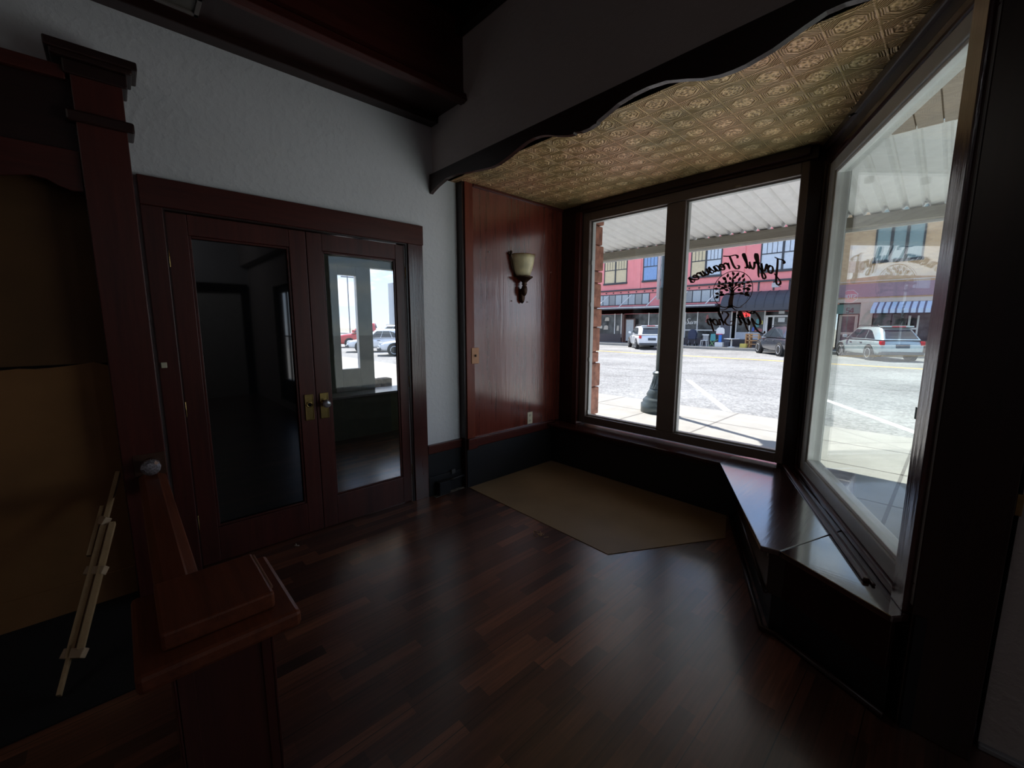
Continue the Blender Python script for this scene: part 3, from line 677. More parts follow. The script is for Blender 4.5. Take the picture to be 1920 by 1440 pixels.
MB().prism(arc + [(-2.5,2.225),(-.048,2.225)], -2.84, .022, 'yz').build('arched_board', my, t, .003)
B(-2.86, -2.835, -2.5, -.048, 2.215, 2.53).build('panel', dy, t)
B(-2.89, -2.805, -2.5, -.06, 2.515, 2.572).build('top_rail', my, t, .005)
kp = tag(B(-2.80, -2.796, -.005, .122, .672, .790).build('knob_plate', plain('brown_plate', (.06,.026,.016), .35), POST, .002), 'brown square plate with a cut glass knob')
MB().lathe([(.030,0),(.026,.008),(.014,.014),(.012,.038),(.017,.042)], (-2.796, .058, .735), 20, 'x').build('shank', brass, kp, 0, True)
MB().lathe([(.015,.040),(.032,.050),(.042,.066),(.040,.084),(.026,.096),(.005,.099)], (-2.796, .058, .735), 12, 'x').build('cut_glass_knob', knob_glass, kp)

ZR = .68
t = thing('hand_rail', 'red wooden rail with sloping sides running from the tall post to the newel', 'rail', (-2.1, .06, 0))
MB().prism([(.006,.655),(.010,.672),(.030,.684),(.082,.684),(.088,.680),(.114,.668),(.118,.655)], -2.798, 1.25, 'yz').build('rail_cap', cap_m, t, .002)
B(-2.798, -1.605, .035, .090, .60, .655).build('rail_beam', mxw, t, .003)
t = thing('newel_post', 'short red wooden newel post with a stepped square cap in the foreground', 'newel', (-1.39, .13, 0))
z1 = .694
B(-1.545, -1.265, .005, .257, z1-.05, z1).build('cap_block', cap_m, t, .008)
B(-1.60, -1.205, -.048, .308, z1-.098, z1-.05).build('cap_plate', cap_m, t, .012)
B(-1.58, -1.283, .022, .242, 0, z1-.098).build('shaft_core', dz, t)
fz = z1-.098
MB().box(-1.283, -1.27, .022, .060, 0, fz).box(-1.283, -1.27, .214, .242, 0, fz).box(-1.283, -1.27, .060, .214, 0, .1).box(-1.59, -1.27, .236, .246, 0, fz).box(-1.59, -1.27, .018, .028, 0, fz).build('stiles', mz, t, .002)
B(-1.283, -1.276, .060, .214, .1, fz).build('panel', mz, t)
MB().tube([(-1.30,.258,z1-.005),(-1.53,.258,z1-.005)], .004, 6).build('edge_highlight', plain('highlight_tone', (.30,.16,.11), .35), t)  # thin pale strip painted as the highlight along the cap edge

# brown board covering and carpet left of the post
t = thing('brown_board', 'brown cardboard-coloured boarding behind the post, split by a rough horizontal seam', 'board', (XW, -1.2, 0))
brd = plain('lit_brown_hardboard', (.25,.115,.042), .7, vary=.12, scale=5)  # lighter brown carries the light on the lower boarding
B(XW+.002, XW+.012, -3.2, -.05, 1.256, 2.33).build('upper_sheet', plain('shaded_brown_hardboard', (.115,.054,.020), .7, vary=.12, scale=5), t)  # same boarding, darker colour paints in the header's shade
B(XW+.0005, XW+.002, -3.2, -.05, 1.15, 1.33).build('seam_shadow_gap', plain('seam_shade_black', (.01,.006,.004), .9), t)  # black strip stands in for the shadow along the seam
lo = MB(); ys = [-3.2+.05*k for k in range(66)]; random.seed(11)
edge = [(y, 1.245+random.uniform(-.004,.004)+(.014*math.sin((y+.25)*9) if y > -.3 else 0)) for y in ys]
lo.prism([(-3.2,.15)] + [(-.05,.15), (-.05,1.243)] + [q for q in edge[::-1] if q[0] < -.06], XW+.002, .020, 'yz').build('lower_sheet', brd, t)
B(XW+.002, XW+.030, -3.2, -.05, 0, .155).build('skirting', brd, t, .003)
o = MB().prism([(-2.93,-3.4),(-2.13,-3.4),(-2.115,-.02),(-2.60,-.02),(-2.60,-.05),(-2.93,-.05)], .0, .006).build('carpet', plain('black_carpet', (.010,.010,.012), .95, bmp=.003, scale=40)); tag(o, 'black carpet strip in front of the brown boarding', 'carpet')
# folded easel leaning there
t = thing('folded_easel', 'pale wooden telescopic easel leg leaning on the brown boarding', 'easel', (-2.245, -.30, 0))
p0 = Vector((-2.245,-.30,.022)); p1 = Vector((-2.90,-.066,.69)); D_ = p1-p0
L = lambda s: p0 + D_*s
side = Vector((0, -1, 0)).cross(D_).normalized()
MB().beam(L(0), L(.18), .036, .014, (0,1,0)).build('foot', pale_wood, t, .002)
MB().beam(L(.13), L(.74), .036, .024, (0,1,0)).build('lower_leg', pale_wood, t, .002)
off = Vector((.022,.028,.0))
MB().beam(L(.16)+off, L(.72)+off, .034, .022, (0,1,0)).build('lower_leg', pale_wood, t, .002)
MB().beam(L(.55)+Vector((-.016,-.022,.01)), L(.80)+Vector((-.016,-.022,.01)), .022, .016, (0,1,0)).build('middle_leg', pale_wood, t, .002)
MB().beam(L(.72), L(1.0), .038, .018, (0,1,0)).build('upper_leg', pale_wood, t, .002)
for s in (.15, .49, .74): MB().beam(L(s)+Vector((-.014,-.018,0)), L(s)+Vector((.036,.044 if s < .6 else .004,.0)), .030, .036, D_.normalized()).build('clamp', plain('pale_clamp', (.50,.36,.24), .5), t, .003)


# ================================================================== ADJOINING ROOM (seen through the right door leaf)
struct(MB().box(-5.5, -2.96, -1.5, 3.62, -.1, 0).build('floor', floor_m), 'laminate floor of the room behind the glass doors', 'floor')
wa = MB().box(-5.6, -3.08, -1.6, -1.5, 0, 2.7).box(-5.6, -2.97, 3.505, 3.62, -.1, 2.7)
wa.box(-5.32, -5.2, -1.5, 2.62, 0, .53).box(-5.62, -5.5, -1.5, 2.02, .5, 2.7).box(-5.62, -5.5, 2.02, 3.5, 2.2, 2.7)
struct(wa.build('wall_vestibule', green_wall), 'pale green walls of the room behind the glass doors', 'wall')
struct(MB().box(-5.62, -3.09, -1.6, 3.62, 2.7, 2.8).build('ceiling', white_paint), 'ceiling of the room behind the glass doors', 'ceiling')
struct(MB().box(-5.62, -5.17, -1.5, 3.5, .53, .56).build('trim_13', plain('grey_shelf', (.45,.48,.46), .18), None, .004), 'pale shelf below the window of the room behind the glass doors', 'trim')
struct(MB().box(-5.30, -5.2, 2.62, 3.5, 0, .53).build('wall_low', plain('olive_paint', (.30,.33,.20), .5)), 'olive green low wall in the room behind the glass doors', 'wall')
t = struct(thing('window_3', 'white framed window of the room behind the glass doors', 'window', (-5.56, 2.3, .8)))
f = MB()
for (a, c, d, e_) in ((2.02,2.12,.56,2.2),(2.36,2.56,.56,2.2),(2.12,2.36,2.08,2.2),(2.12,2.36,.56,.86),(3.4,3.5,.56,2.2)): f.box(-5.60,-5.52,a,c,d,e_)
f.build('frame', white_paint, t, .006)
MB().box(-5.565,-5.558,2.12,2.36,.86,2.08).build('pane', pane_m, t)
MB().box(-5.565,-5.558,2.56,3.4,.56,2.2).build('pane', pane_m, t)
brick_m = plain('rough_red_stone', (.30,.135,.09), .85, vary=.45, scale=14, bmp=.006)
o = MB()
random.seed(2)
for r_ in range(4):
    y = 1.6 + (r_ % 2)*.08
    while y < 2.98:
        l = random.uniform(.14,.26); o.box(-6.06,-5.88,y,min(y+l-.012,3.0),-.15+r_*.2,-.15+r_*.2+.188); y += l
tag(o.build('stone_ledge', plain('grey_brick', (.22,.17,.14), .85, vary=.4, scale=15), None, .01), 'low brick ledge outside the white framed window behind the glass doors', 'ledge')

# ================================================================== OUTSIDE
asph = None
def asphalt():
    m, nt, b = new_mat('sun_bleached_asphalt')
    v = obj_coord(nt); n1 = noise(nt, v, 16, 4, .8); n2 = noise(nt, v, .35, 5); n3 = noise(nt, v, 4, 5, .7)
    f = math_(nt, 'ADD', math_(nt, 'MULTIPLY', n1, .6), math_(nt, 'ADD', math_(nt, 'MULTIPLY', n2, .3), math_(nt, 'MULTIPLY', n3, .25)))
    nt.links.new(rampn(nt, f, [(.44, (.09,.09,.09)), (.57, (.21,.21,.205)), (.70, (.33,.33,.32))]), b.inputs['Base Color'])
    b.inputs['Roughness'].default_value = .9; bump(nt, b, n1, .5, .006)
    return m
asph = asphalt()
conc = plain('pale_concrete', (.30,.29,.265), .9, vary=.10, scale=3.0)
joint_m = plain('dark_joint', (.16,.15,.14), .95)
YC, YF, YFC = 8.15, 33.6, 31.0
struct(MB().box(-90, 60, YC, YFC, -.5, -.30).build('street', asph), 'sun-bleached asphalt street', 'street')
struct(MB().prism([(-60,YC),(-60,-30),(-5.62,-30),(-5.62,3.62),(-.62,3.62),(.1,2.2),(30,2.2),(30,YC)], -.5, .35).build('sidewalk', conc), 'pale concrete sidewalk outside the windows', 'sidewalk')
struct(MB().box(-90, 60, YFC, YF+2, -.5, -.13).build('sidewalk', conc), 'far sidewalk across the street', 'sidewalk')
j = MB()
for x in (-6.2,-5.0,-3.83,-2.62,-1.45,-.27,.95): j.box(x-.014,x+.014,3.7,YC,-.15,-.1485)
for y in (4.9,6.02,7.1): j.box(-8,2,y-.011,y+.011,-.15,-.1485)
struct(j.build('sidewalk_joints', joint_m), 'dark joints between the sidewalk slabs', 'sidewalk joints')
yl = plain('yellow_road_paint', (.75,.50,.10), .8); wp = plain('white_road_paint', (.82,.82,.80), .8)
o = MB().box(-60,40,23.35,23.47,-.30,-.296).box(-60,40,23.65,23.77,-.30,-.296); struct(o.build('road_line', yl), 'double yellow centre line along the street', 'road line')
for k in range(-6, 4):
    x = -3.1 + k*3.05*1.0
    o = MB().prism([(x-.07,8.95),(x+.10,8.95),(x-2.62,13.2),(x-2.79,13.2)], -.30, .004)
    if k in (0, 1): struct(o.build('road_line', wp), ('diagonal white parking line seen through the right pane of the front window' if k == 0 else 'diagonal white parking line seen through the angled window'), 'road line')
    else: o.bm.free()
o = MB()
for a, c in (((-6.9,14.95),(-3.7,15.4)),((-3.7,15.4),(2,15.2)),((-12,14.2),(-6.9,14.95)),((-9.5,11.2),(-6.5,13.6))): o.beam((a[0],a[1],-.299), (c[0],c[1],-.299), .05, .004)
struct(o.build('road_cracks', joint_m), 'dark sealed cracks across the asphalt', 'road crack')

# rough stone pier outside the front window
o = MB(); z = -.15; random.seed(4); k = 0
while z < 2.6:
    hh = random.choice((.12,.2,.26,.31)); a = random.uniform(-.018,.012)
    if hh < .15: o.box(-2.95,-2.79,3.62,3.80,z,z+hh-.012); o.box(-2.78,-2.655+a,3.62,3.80,z,z+hh-.012)
    else: o.box(-2.95,-2.648+a,3.62,3.80,z,z+hh-.012)
    z += hh; k += 1
o.box(-2.94,-2.69,3.625,3.785,-.15,2.855)
tag(o.build('stone_pier', brick_m, None, .012), 'rough reddish stone pier outside the left edge of the front window', 'pier')

o = MB()
for a in ((-1.02,-.76,3.72,4.10,-.15,.08),(-.75,-.45,3.72,4.11,-.15,.06),(-1.02,-.66,3.72,4.09,.09,.29),(-.65,-.44,3.72,4.12,.07,.30)): o.box(*a)
tag(o.build('stone_footing', plain('grey_rough_stone', (.26,.25,.27), .85, vary=.35, scale=12, bmp=.006), None, .012), 'low grey rough stone footing outside the foot of the angled window', 'footing')
# awning
t = thing('metal_awning', 'white corrugated metal awning over the sidewalk on a weathered beam', 'awning', (-2.5, 5.4, 2.6))
white_metal = plain('white_sheet_metal', (.93,.93,.92), .5, vary=.05)
P = .1575; prof = []
x = -9.0
while x < 3.0:
    prof += [(x, 0), (x+.095, 0), (x+.118, .042), (x+.135, .042)]; x += P
sh = MB(); y0, z0, y1, z1_ = 6.25, 2.655, 4.40, 2.865
A = [sh.bm.verts.new((p[0], y0, z0+p[1])) for p in prof]; Bv = [sh.bm.verts.new((p[0], y1, z1_+p[1])) for p in prof]
A2 = [sh.bm.verts.new((p[0], y0, z0+p[1]+.004)) for p in prof]; B2v = [sh.bm.verts.new((p[0], y1, z1_+p[1]+.004)) for p in prof]
for i in range(len(prof)-1):
    sh.bm.faces.new((A[i], A[i+1], Bv[i+1], Bv[i])); sh.bm.faces.new((A2[i+1], A2[i], B2v[i], B2v[i+1])); sh.bm.faces.new((A[i+1], A[i], A2[i], A2[i+1])); sh.bm.faces.new((Bv[i], Bv[i+1], B2v[i+1], B2v[i]))
sh.build('corrugated_sheet', white_metal, t)
B(-9, 3, 6.14, 6.25, 2.535, 2.65).build('beam', wood('weathered_timber', (.36,.33,.27), (.22,.20,.165), 'x', .8, 1, .3, .002), t, .004)
B(-9, 3, 6.25, 6.265, 2.505, 2.56).build('drip_edge', white_metal, t)
g_ = MB()
for a in (-2.60,-2.04,-1.225): g_.box(a-.03, a+.03, 4.68, 4.74, 2.80, 2.84)
for q in ((-2.60,), (-2.04,), (-1.225,)): MB().box(q[0]-.03, q[0]+.03, 4.68, 4.73, 2.775, 2.84).build('bracket', steel, t, .008)
g_.bm.free()
soff = wood('bleached_plywood', (.46,.39,.33), (.33,.27,.23), 'x', .8, 1, .2, .001)
o = MB()
x = -9.0+.095
while x < 3: o.box(x, x+.131, 2.1 if x > 1 else 3.62, 4.39, 2.865, 2.89); x += .14
x = -1.3
while x < 3: o.box(x, x+.131, 2.1, 3.62, 2.865, 2.89); x += .14
o.box(-9, 3, 2.22, 4.39, 2.89, 3.6)
tag(o.build('soffit_boards', soff), 'pale boarded soffit above the angled window behind the awning', 'soffit')

# street lamp
t = thing('street_lamp', 'dark green-grey ornamental street lamp on the sidewalk, mostly behind the window mullion', 'lamp post', (-3.7, 7.18, -.15))
lm = plain('lamp_green_grey', (.075,.095,.10), .35, metal=.3)
MB().lathe([(.30,0),(.30,.16),(.27,.18),(.27,.22),(.24,.26),(.20,.30),(.21,.33),(.17,.40),(.155,.44)], (-3.7,7.18,-.15), 28).build('base', lm, t, 0, True)
MB().lathe([(.16,.44),(.125,.55),(.10,.68),(.115,.70),(.115,.73),(.08,.76)], (-3.7,7.18,-.15), 36, 'z', (1,1), (.46,.66)).build('fluted_shaft', lm, t)
MB().lathe([(.066,.74),(.060,2.2),(.075,2.22),(.075,2.26),(.058,2.28),(.052,3.7),(.09,3.74),(.05,3.8)], (-3.7,7.18,-.15), 20).build('pole', lm, t, 0, True)
MB().lathe([(.08,3.8),(.17,3.95),(.20,4.2),(.13,4.38),(.05,4.42),(.03,4.5)], (-3.7,7.18,-.15), 20).build('lantern', plain('lantern_glass', (.6,.6,.58), .3), t, 0, True)
MB().tube([(-3.7,7.18,3.0),(-3.4,7.0,3.15),(-3.05,6.8,3.1)], .025, 8).build('bracket', lm, t, 0, True)
MB().lathe([(.03,-.1),(.17,.0),(.24,.1),(.26,.2),(.18,.28)], (-3.05,6.8,2.75), 16).build('basket', plain('dark_basket', (.04,.05,.03), .9), t, 0, True)
MB().box(-3.83,-3.772,7.17,7.19,1.9,2.75).build('banner', plain('pale_banner', (.72,.62,.62), .7), t, .003)

# ---------------------------------------------------------------- buildings across the street
pink = plain('salmon_painted_wall', (.84,.285,.29), .8, vary=.04, scale=2)
dk = plain('charcoal_trim', (.045,.05,.06), .6)
white_tr = plain('white_trim', (.78,.78,.76), .6)
def facade_windows(t, x0, x1, z0, z1, glass, n=2, grid=True):
    w_ = MB().box(x0-.12, x1+.12, YF-.10, YF+.05, z0-.18, z0-.02).box(x0-.08,x0,YF-.04,YF+.05,z0-.02,z1).box(x1,x1+.08,YF-.04,YF+.05,z0-.02,z1).box(x0-.08,x1+.08,YF-.04,YF+.05,z1,z1+.1)
    ww = (x1-x0)/n
    for k in range(1, n): w_.box(x0+k*ww-.07, x0+k*ww+.07, YF-.04, YF+.05, z0-.02, z1)
    fo = w_.build('window_frame', dk, t)
    for k in range(n):
        a, c = x0+k*ww+(.07 if k else 0), x0+(k+1)*ww-(.07 if k < n-1 else 0)
        B(a, c, YF-.01, YF+.0, z0-.02, z1).build('pane', glass[k % len(glass)], fo)
        if grid:
            zm = z0+(z1-z0)*.42; bb = MB().box(a,c,YF-.03,YF-.01,zm-.035,zm+.035)
            for q in (1,2,3): bb.box(a+(c-a)*q/4-.015, a+(c-a)*q/4+.015, YF-.025, YF-.01, zm, z1)
            bb.box(a, c, YF-.025, YF-.01, zm+(z1-zm)*.5-.015, zm+(z1-zm)*.5+.015)
            bb.build('sash_bars', dk, fo)
t = thing('shop_building', 'salmon pink two-storey shop building across the street', 'building', (-15, YF+4, -.13))
B(-25.0, -5.95, YF, YF+9, 2.4, 10.8).build('upper_wall', pink, t)
p_ = MB()
for a in (-25.0,-19.9,-15.9,-11.6,-6.4): p_.box(a, a+.42, YF-.06, YF, 4.55, 10.8)
p_.box(-25,-5.95,YF-.05,YF,9.9,10.8); p_.build('pilasters', pink, t)
facade_windows(t, -23.15, -20.9, 5.25, 7.9, [cream_blind])
facade_windows(t, -19.2, -16.6, 5.25, 7.9, [blue_blind, blind_m])
facade_windows(t, -15.05, -12.85, 5.25, 7.9, [cream_blind, blind_m])
facade_windows(t, -10.1, -7.5, 5.25, 7.9, [blind_m])
MB().box(-25,-5.95,YF-.14,YF,4.46,4.58).box(-25,-12.4,YF-.05,YF,4.15,4.19).build('cornice', dk, t)
x = -24.5
while x < -12.5: B(x-.05, x+.05, YF-.07, YF, 4.27, 4.37).build('rosette', dk, t, .02); x += .78
gry = [plain('pale_transom_glass', (.42,.46,.48), .25), plain('grey_transom_glass', (.30,.31,.31), .3)]
for (a, c) in ((-24.6,-18.55),(-17.6,-12.75)):
    fo = B(a, c, YF-.05, YF+.02, 3.2, 4.15).build('transom_frame', dk, t)
    n = int((c-a)/.62); w_ = (c-a)/n
    for k in range(n): B(a+k*w_+.04, a+(k+1)*w_-.04, YF-.065, YF-.05, 3.24, 4.11).build('pane', gry[1 if k % 4 == 3 else 0], fo)
fo = MB().box(-24.8,-12.45,YF-1.6,YF,2.80,2.99).build('flat_canopy', plain('grey_blue_canopy', (.10,.11,.14), .5), t)
MB().box(-24.8,-12.45,YF-1.63,YF-1.60,2.88,2.93).build('bright_edge', white_tr, fo)
for x in (-23.0,-20.6,-18.0,-15.6,-13.2): MB().beam((x,YF-1.5,2.98),(x+.35,YF-.05,4.1),.05,.05).build('tie_rod', white_tr, fo)
# shop fronts
B(-25, -5.95, YF+.9, YF+1.0, -.13, 2.85).build('shop_interior', dark_int, t)
MB().box(-25,-5.95,YF,YF+.9,2.42,2.9).build('shop_head', dk, t)
MB().box(-25,-21.2,YF-.05,YF+.3,-.13,.62).box(-18.5,-12.6,YF-.05,YF+.3,-.13,.42).box(-11.8,-9.6,YF-.05,YF+.3,-.13,.40).build('stall_riser', plain('dark_stall_riser', (.07,.06,.065), .6), t)
for (a, c, z0_) in ((-24.8,-21.95,.62),(-21.9,-21.25,.62),(-19.5,-18.55,.3),(-18.5,-15.35,.42),(-15.3,-14.36,.42),(-14.30,-12.64,.42),(-11.42,-10.58,.40),(-10.5,-9.62,.40)):
    B(a, c, YF+.02, YF+.05, z0_, 2.42).build('display_glass', far_glass, t)
mu = MB()
for x in (-21.92,-21.22,-18.52,-17.6,-15.32,-14.33,-12.60,-11.80,-11.45,-10.54,-9.60): mu.box(x-.035,x+.035,YF-.03,YF+.08,.3,2.46)
mu.box(-18.5,-12.6,YF-.02,YF+.025,1.0,1.08); mu.build('shop_mullions', white_tr, t)
MB().box(-12.56,-11.85,YF,YF+.06,-.13,2.42).build('grey_panel', plain('slate_panel', (.13,.13,.16), .6), t)
MB().box(-11.45,-9.62,YF-.02,YF+.02,.3,.92).build('pale_riser', plain('pale_blue_riser', (.50,.54,.60), .6), t)
fo = MB().box(-20.95,-20.8,YF+.1,YF+.2,-.13,2.0).box(-20.05,-19.9,YF+.1,YF+.2,-.13,2.0).box(-20.8,-20.05,YF+.1,YF+.2,1.9,2.0).box(-21.15,-20.95,YF,YF+.3,-.13,2.45).build('brown_door_frame', plain('brown_door', (.10,.045,.035), .5), t)
B(-20.8,-20.05,YF+.12,YF+.16,.0,1.9).build('pane', gry[0], fo)
fo = MB().box(-9.55,-9.4,YF+.0,YF+.1,-.13,2.12).box(-9.1,-9.0,YF+.0,YF+.1,-.13,2.12).box(-8.0,-7.85,YF,YF+.1,-.13,2.12).box(-9.4,-9.1,YF,YF+.1,2.0,2.12).box(-9.0,-8.0,YF,YF+.1,2.0,2.12).box(-9.0,-8.0,YF,YF+.1,-.13,.3).build('white_door_frame', white_tr, t)
B(-9.0,-8.0,YF+.04,YF+.07,.3,2.0).build('pane', far_glass, fo)
MB().box(-8.75,-8.35,YF-.01,YF,1.65,1.95).build('notice', plain('white_notice', (.7,.72,.7), .7), fo)
MB().box(-8.75,-8.4,YF-.02,YF,2.22,2.42).build('notice', plain('white_notice', (.7,.72,.7), .7), t)
random.seed(8)
gd = [plain('goods_teal', (.10,.32,.34), .6), plain('goods_blue', (.08,.14,.50), .6), plain('goods_rose', (.40,.14,.14), .6), plain('goods_yellow', (.65,.60,.15), .6), plain('goods_cream', (.5,.46,.40), .7)]
for (x, z, w_, h_, c) in ((-10.05,1.3,.22,.6,0),(-10.3,1.0,.16,.3,1),(-9.95,.98,.5,.22,2),(-9.8,1.5,.2,.28,3),(-13.6,1.65,.2,.6,2),(-24.3,1.0,.5,.35,4),(-23.6,1.1,.6,.3,4),(-22.9,1.0,.5,.4,4),(-24.0,1.75,.5,.3,4),(-22.8,1.8,.5,.35,4),(-21.6,.9,.25,.5,4)):
    MB().prism([(x-w_/2,z),(x+w_/2,z),(x+w_/2,z+h_*.8),(x+w_*.2,z+h_),(x-w_*.3,z+h_*.9)], YF+.0, .018, 'xz').build('window_goods', gd[c], t)
# black barrel awning
aw = MB(); rg = []
for k in range(9):
    a = k/8*PI/2; rg.append((YF-1.3*math.sin(a), 2.62+1.2*math.cos(a)))
aw.prism([(YF,2.45)]+rg+[(YF-1.3,2.45)], -12.2, 6.0, 'yz')
ao = aw.build('barrel_awning', plain('black_canvas', (.05,.053,.065), .6), t)
rb = MB()
for k in range(1, 11): rb.tube([(-12.2+k*.57, q[0]-.012, q[1]+.012) for q in rg], .012, 6)
rb.build('awning_ribs', dk, ao)
for k in range(7): B(-12.1+k*.95,-12.0+k*.95,YF-.03,YF,3.85,4.46).build('band_rib', dk, t)
MB().box(-9.0,-8.6,YF-1.2,YF-1.1,3.95,4.25).box(-8.82,-8.78,YF-1.15,YF,4.05,4.1).build('wall_light', plain('grey_fitting', (.4,.4,.42), .5), t)
nm = bpy.data.materials.new('red_neon'); nm.use_nodes = True; q = nm.node_tree.nodes['Principled BSDF']; q.inputs['Base Color'].default_value = (.5,.02,.02,1); q.inputs['Emission Color'].default_value = (1,.06,.06,1); q.inputs['Emission Strength'].default_value = 1.6
mb, _ = script('OPEN', .28, lambda q, k: (-11.3+q.x, YF-.03-k, 2.05+q.y*.9), CAPS, .10, 0, .02, False, 6); mb.build('neon_sign', nm, t)
mb, _ = script('Gift Store', .21, lambda q, k: (-16.12+q.x, YF+.0-k, 1.52+q.y), GL, .15, .28, .01); mb.build('window_lettering', white_tr, t)

def brickwall():
    m, nt, b = new_mat('tan_brick'); v = obj_coord(nt, (1, 1, 1), (R(90), 0, 0))
    k = N(nt, 'ShaderNodeTexBrick'); k.inputs['Scale'].default_value = 2.2; nt.links.new(v, k.inputs[0])
    k.inputs['Color1'].default_value = (.66,.44,.27,1); k.inputs['Color2'].default_value = (.56,.36,.22,1); k.inputs['Mortar'].default_value = (.5,.4,.3,1); k.inputs['Mortar Size'].default_value = .01
    nt.links.new(k.outputs[0], b.inputs['Base Color']); b.inputs['Roughness'].default_value = .85; return m
tanb = brickwall(); stone = plain('cream_stone', (.62,.50,.42), .8)
t = thing('shop_building', 'tan brick shop building with a striped awning seen through the angled window', 'building', (-1.5, YF+4, -.13))
B(-5.93, 5.0, YF, YF+9, 2.9, 10.5).build('upper_wall', tanb, t)
facade_windows(t, -3.95, -1.95, 5.3, 8.2, [plain('grey_green_glass', (.22,.30,.31), .2)], 3, False)
MB().box(-5.95,5.0,YF-.12,YF,2.82,3.05).box(-5.95,5,YF-.06,YF,4.05,4.12).box(-5.8,-5.55,YF-.1,YF+.2,-.13,2.9).box(-4.35,-3.75,YF-.1,YF+.2,-.13,2.9).box(-5.9,-5.83,YF-.08,YF,3.0,10).box(-.9,-.75,YF-.08,YF,3.0,10).build('stone_trim', stone, t)
MB().box(-5.7,-.9,YF-.05,YF,3.15,3.95).build('painted_band', plain('dusky_band', (.34,.22,.26), .7), t)
B(-5.55,-4.35,YF+.05,YF+.1,2.15,2.75).build('sign_board', plain('green_sign_board', (.16,.27,.24), .6), t)
mb, _ = script('54', .3, lambda q, k: (-5.05+q.x, YF+.04-k, 2.2+q.y), CAPS, .09, 0, .015, False, 6); mb.build('house_number', dk, t)
B(-5.55,5.0,YF+.7,YF+.8,-.13,2.9).build('shop_interior', dark_int, t)
fo = MB().box(-5.4,-5.25,YF+.2,YF+.3,-.13,2.1).box(-4.6,-4.45,YF+.2,YF+.3,-.13,2.1).box(-5.25,-4.6,YF+.2,YF+.3,2.0,2.1).box(-5.25,-4.6,YF+.2,YF+.3,.85,1.0).build('door_frame', stone, t)
B(-5.25,-4.6,YF+.23,YF+.26,.0,2.0).build('pane', far_glass, fo)
st1, st2 = plain('pale_blue_stripe', (.55,.66,.85), .7), plain('navy_stripe', (.10,.12,.20), .7)
x = -3.75; k = 0
for mm in (st1, st2):
    aw = MB(); q = 0; x = -3.75
    while x < 4.5:
        if q % 2 == (0 if mm is st1 else 1):
            w_ = .20 if mm is st1 else .09
            aw.prism([(YF,2.85),(YF,2.80),(YF-1.1,2.34),(YF-1.1,2.14),(YF-1.13,2.14),(YF-1.13,2.37)], x, w_, 'yz')
        x += .20 if q % 2 == 0 else .09; q += 1
    aw.build('striped_awning' if mm is st1 else 'awning_stripes', mm, t)
for (a, c) in ((-3.7,-2.9),(-2.84,-2.2),(-1.7,-.6)): B(a,c,YF+.02,YF+.06,.55,2.1).build('display_glass', far_glass, t)
fo = MB().box(-2.14,-2.04,YF,YF+.1,-.13,2.0).box(-1.76,-1.68,YF,YF+.1,-.13,2.0).box(-2.04,-1.76,YF,YF+.1,1.2,1.3).build('white_door', white_tr, t)
MB().box(-3.75,-.2,YF-.04,YF+.2,-.13,.55).build('stall_riser', plain('tan_riser', (.30,.20,.15), .7), t)
MB().prism([(-1.0,.3),(-.5,.3),(-.45,1.0),(-.7,1.35),(-.95,1.1)], YF-.2, .12, 'xz').build('window_goods', plain('goods_orange', (.45,.22,.12), .7), t)
t = thing('shop_building', 'dusky brick shop building with white posts mirrored in the angled window', 'building', (-42, YF+4, -.13))
B(-60,-29.6,YF,YF+8,-.13,5.4).build('upper_wall', plain('dusky_brick', (.26,.13,.15), .8, vary=.15), t)
for x in (-31.5,-34.5,-37.5): B(x-.07,x+.07,YF-.3,YF-.2,-.13,5.2).build('white_post', white_tr, t)
for x in (-33,-36,-39): B(x-.7,x+.7,YF-.05,YF,4.4,5.2).build('window_pane', blind_m, t)

# stop sign on the left corner, seen mirrored in the angled window
def octagon(r): return [(r*math.cos(PI/8+k*PI/4), r*math.sin(PI/8+k*PI/4)) for k in range(8)]
t = thing('stop_sign', 'red octagonal stop sign mirrored in the angled window', 'sign', (-21.3, 26.9, -.3), R(40))
MB().prism(octagon(.44), -.015, .012, 'xz').build('plate_border', white_tr, t, local=True).location = (0,0,3.55)
MB().prism(octagon(.405), -.024, .010, 'xz').build('plate', plain('stop_red', (.75,.05,.07), .5), t, local=True).location = (0,0,3.55)
mb, _ = script('STOP', .24, lambda q, k: (-.335+q.x, -.026-k, 3.43+q.y), CAPS, .11, 0, .004, False, 6); mb.build('lettering', white_tr, t, local=True)
MB().beam((0,.02,0),(0,.02,3.9),.05,.05).build('pole', steel, t, local=True)
t = thing('pole_sign', 'tall pole sign beyond the stop sign mirrored in the angled window', 'sign', (-37.4, 45, -.3))
MB().beam((-37.4,45,-.3),(-37.4,45,8.2),.3,.3).build('pole', plain('grey_pole', (.2,.2,.22), .6), t)
MB().box(-38.2,-36.6,44.9,45.1,7.0,8.2).build('sign_box', white_tr, t)

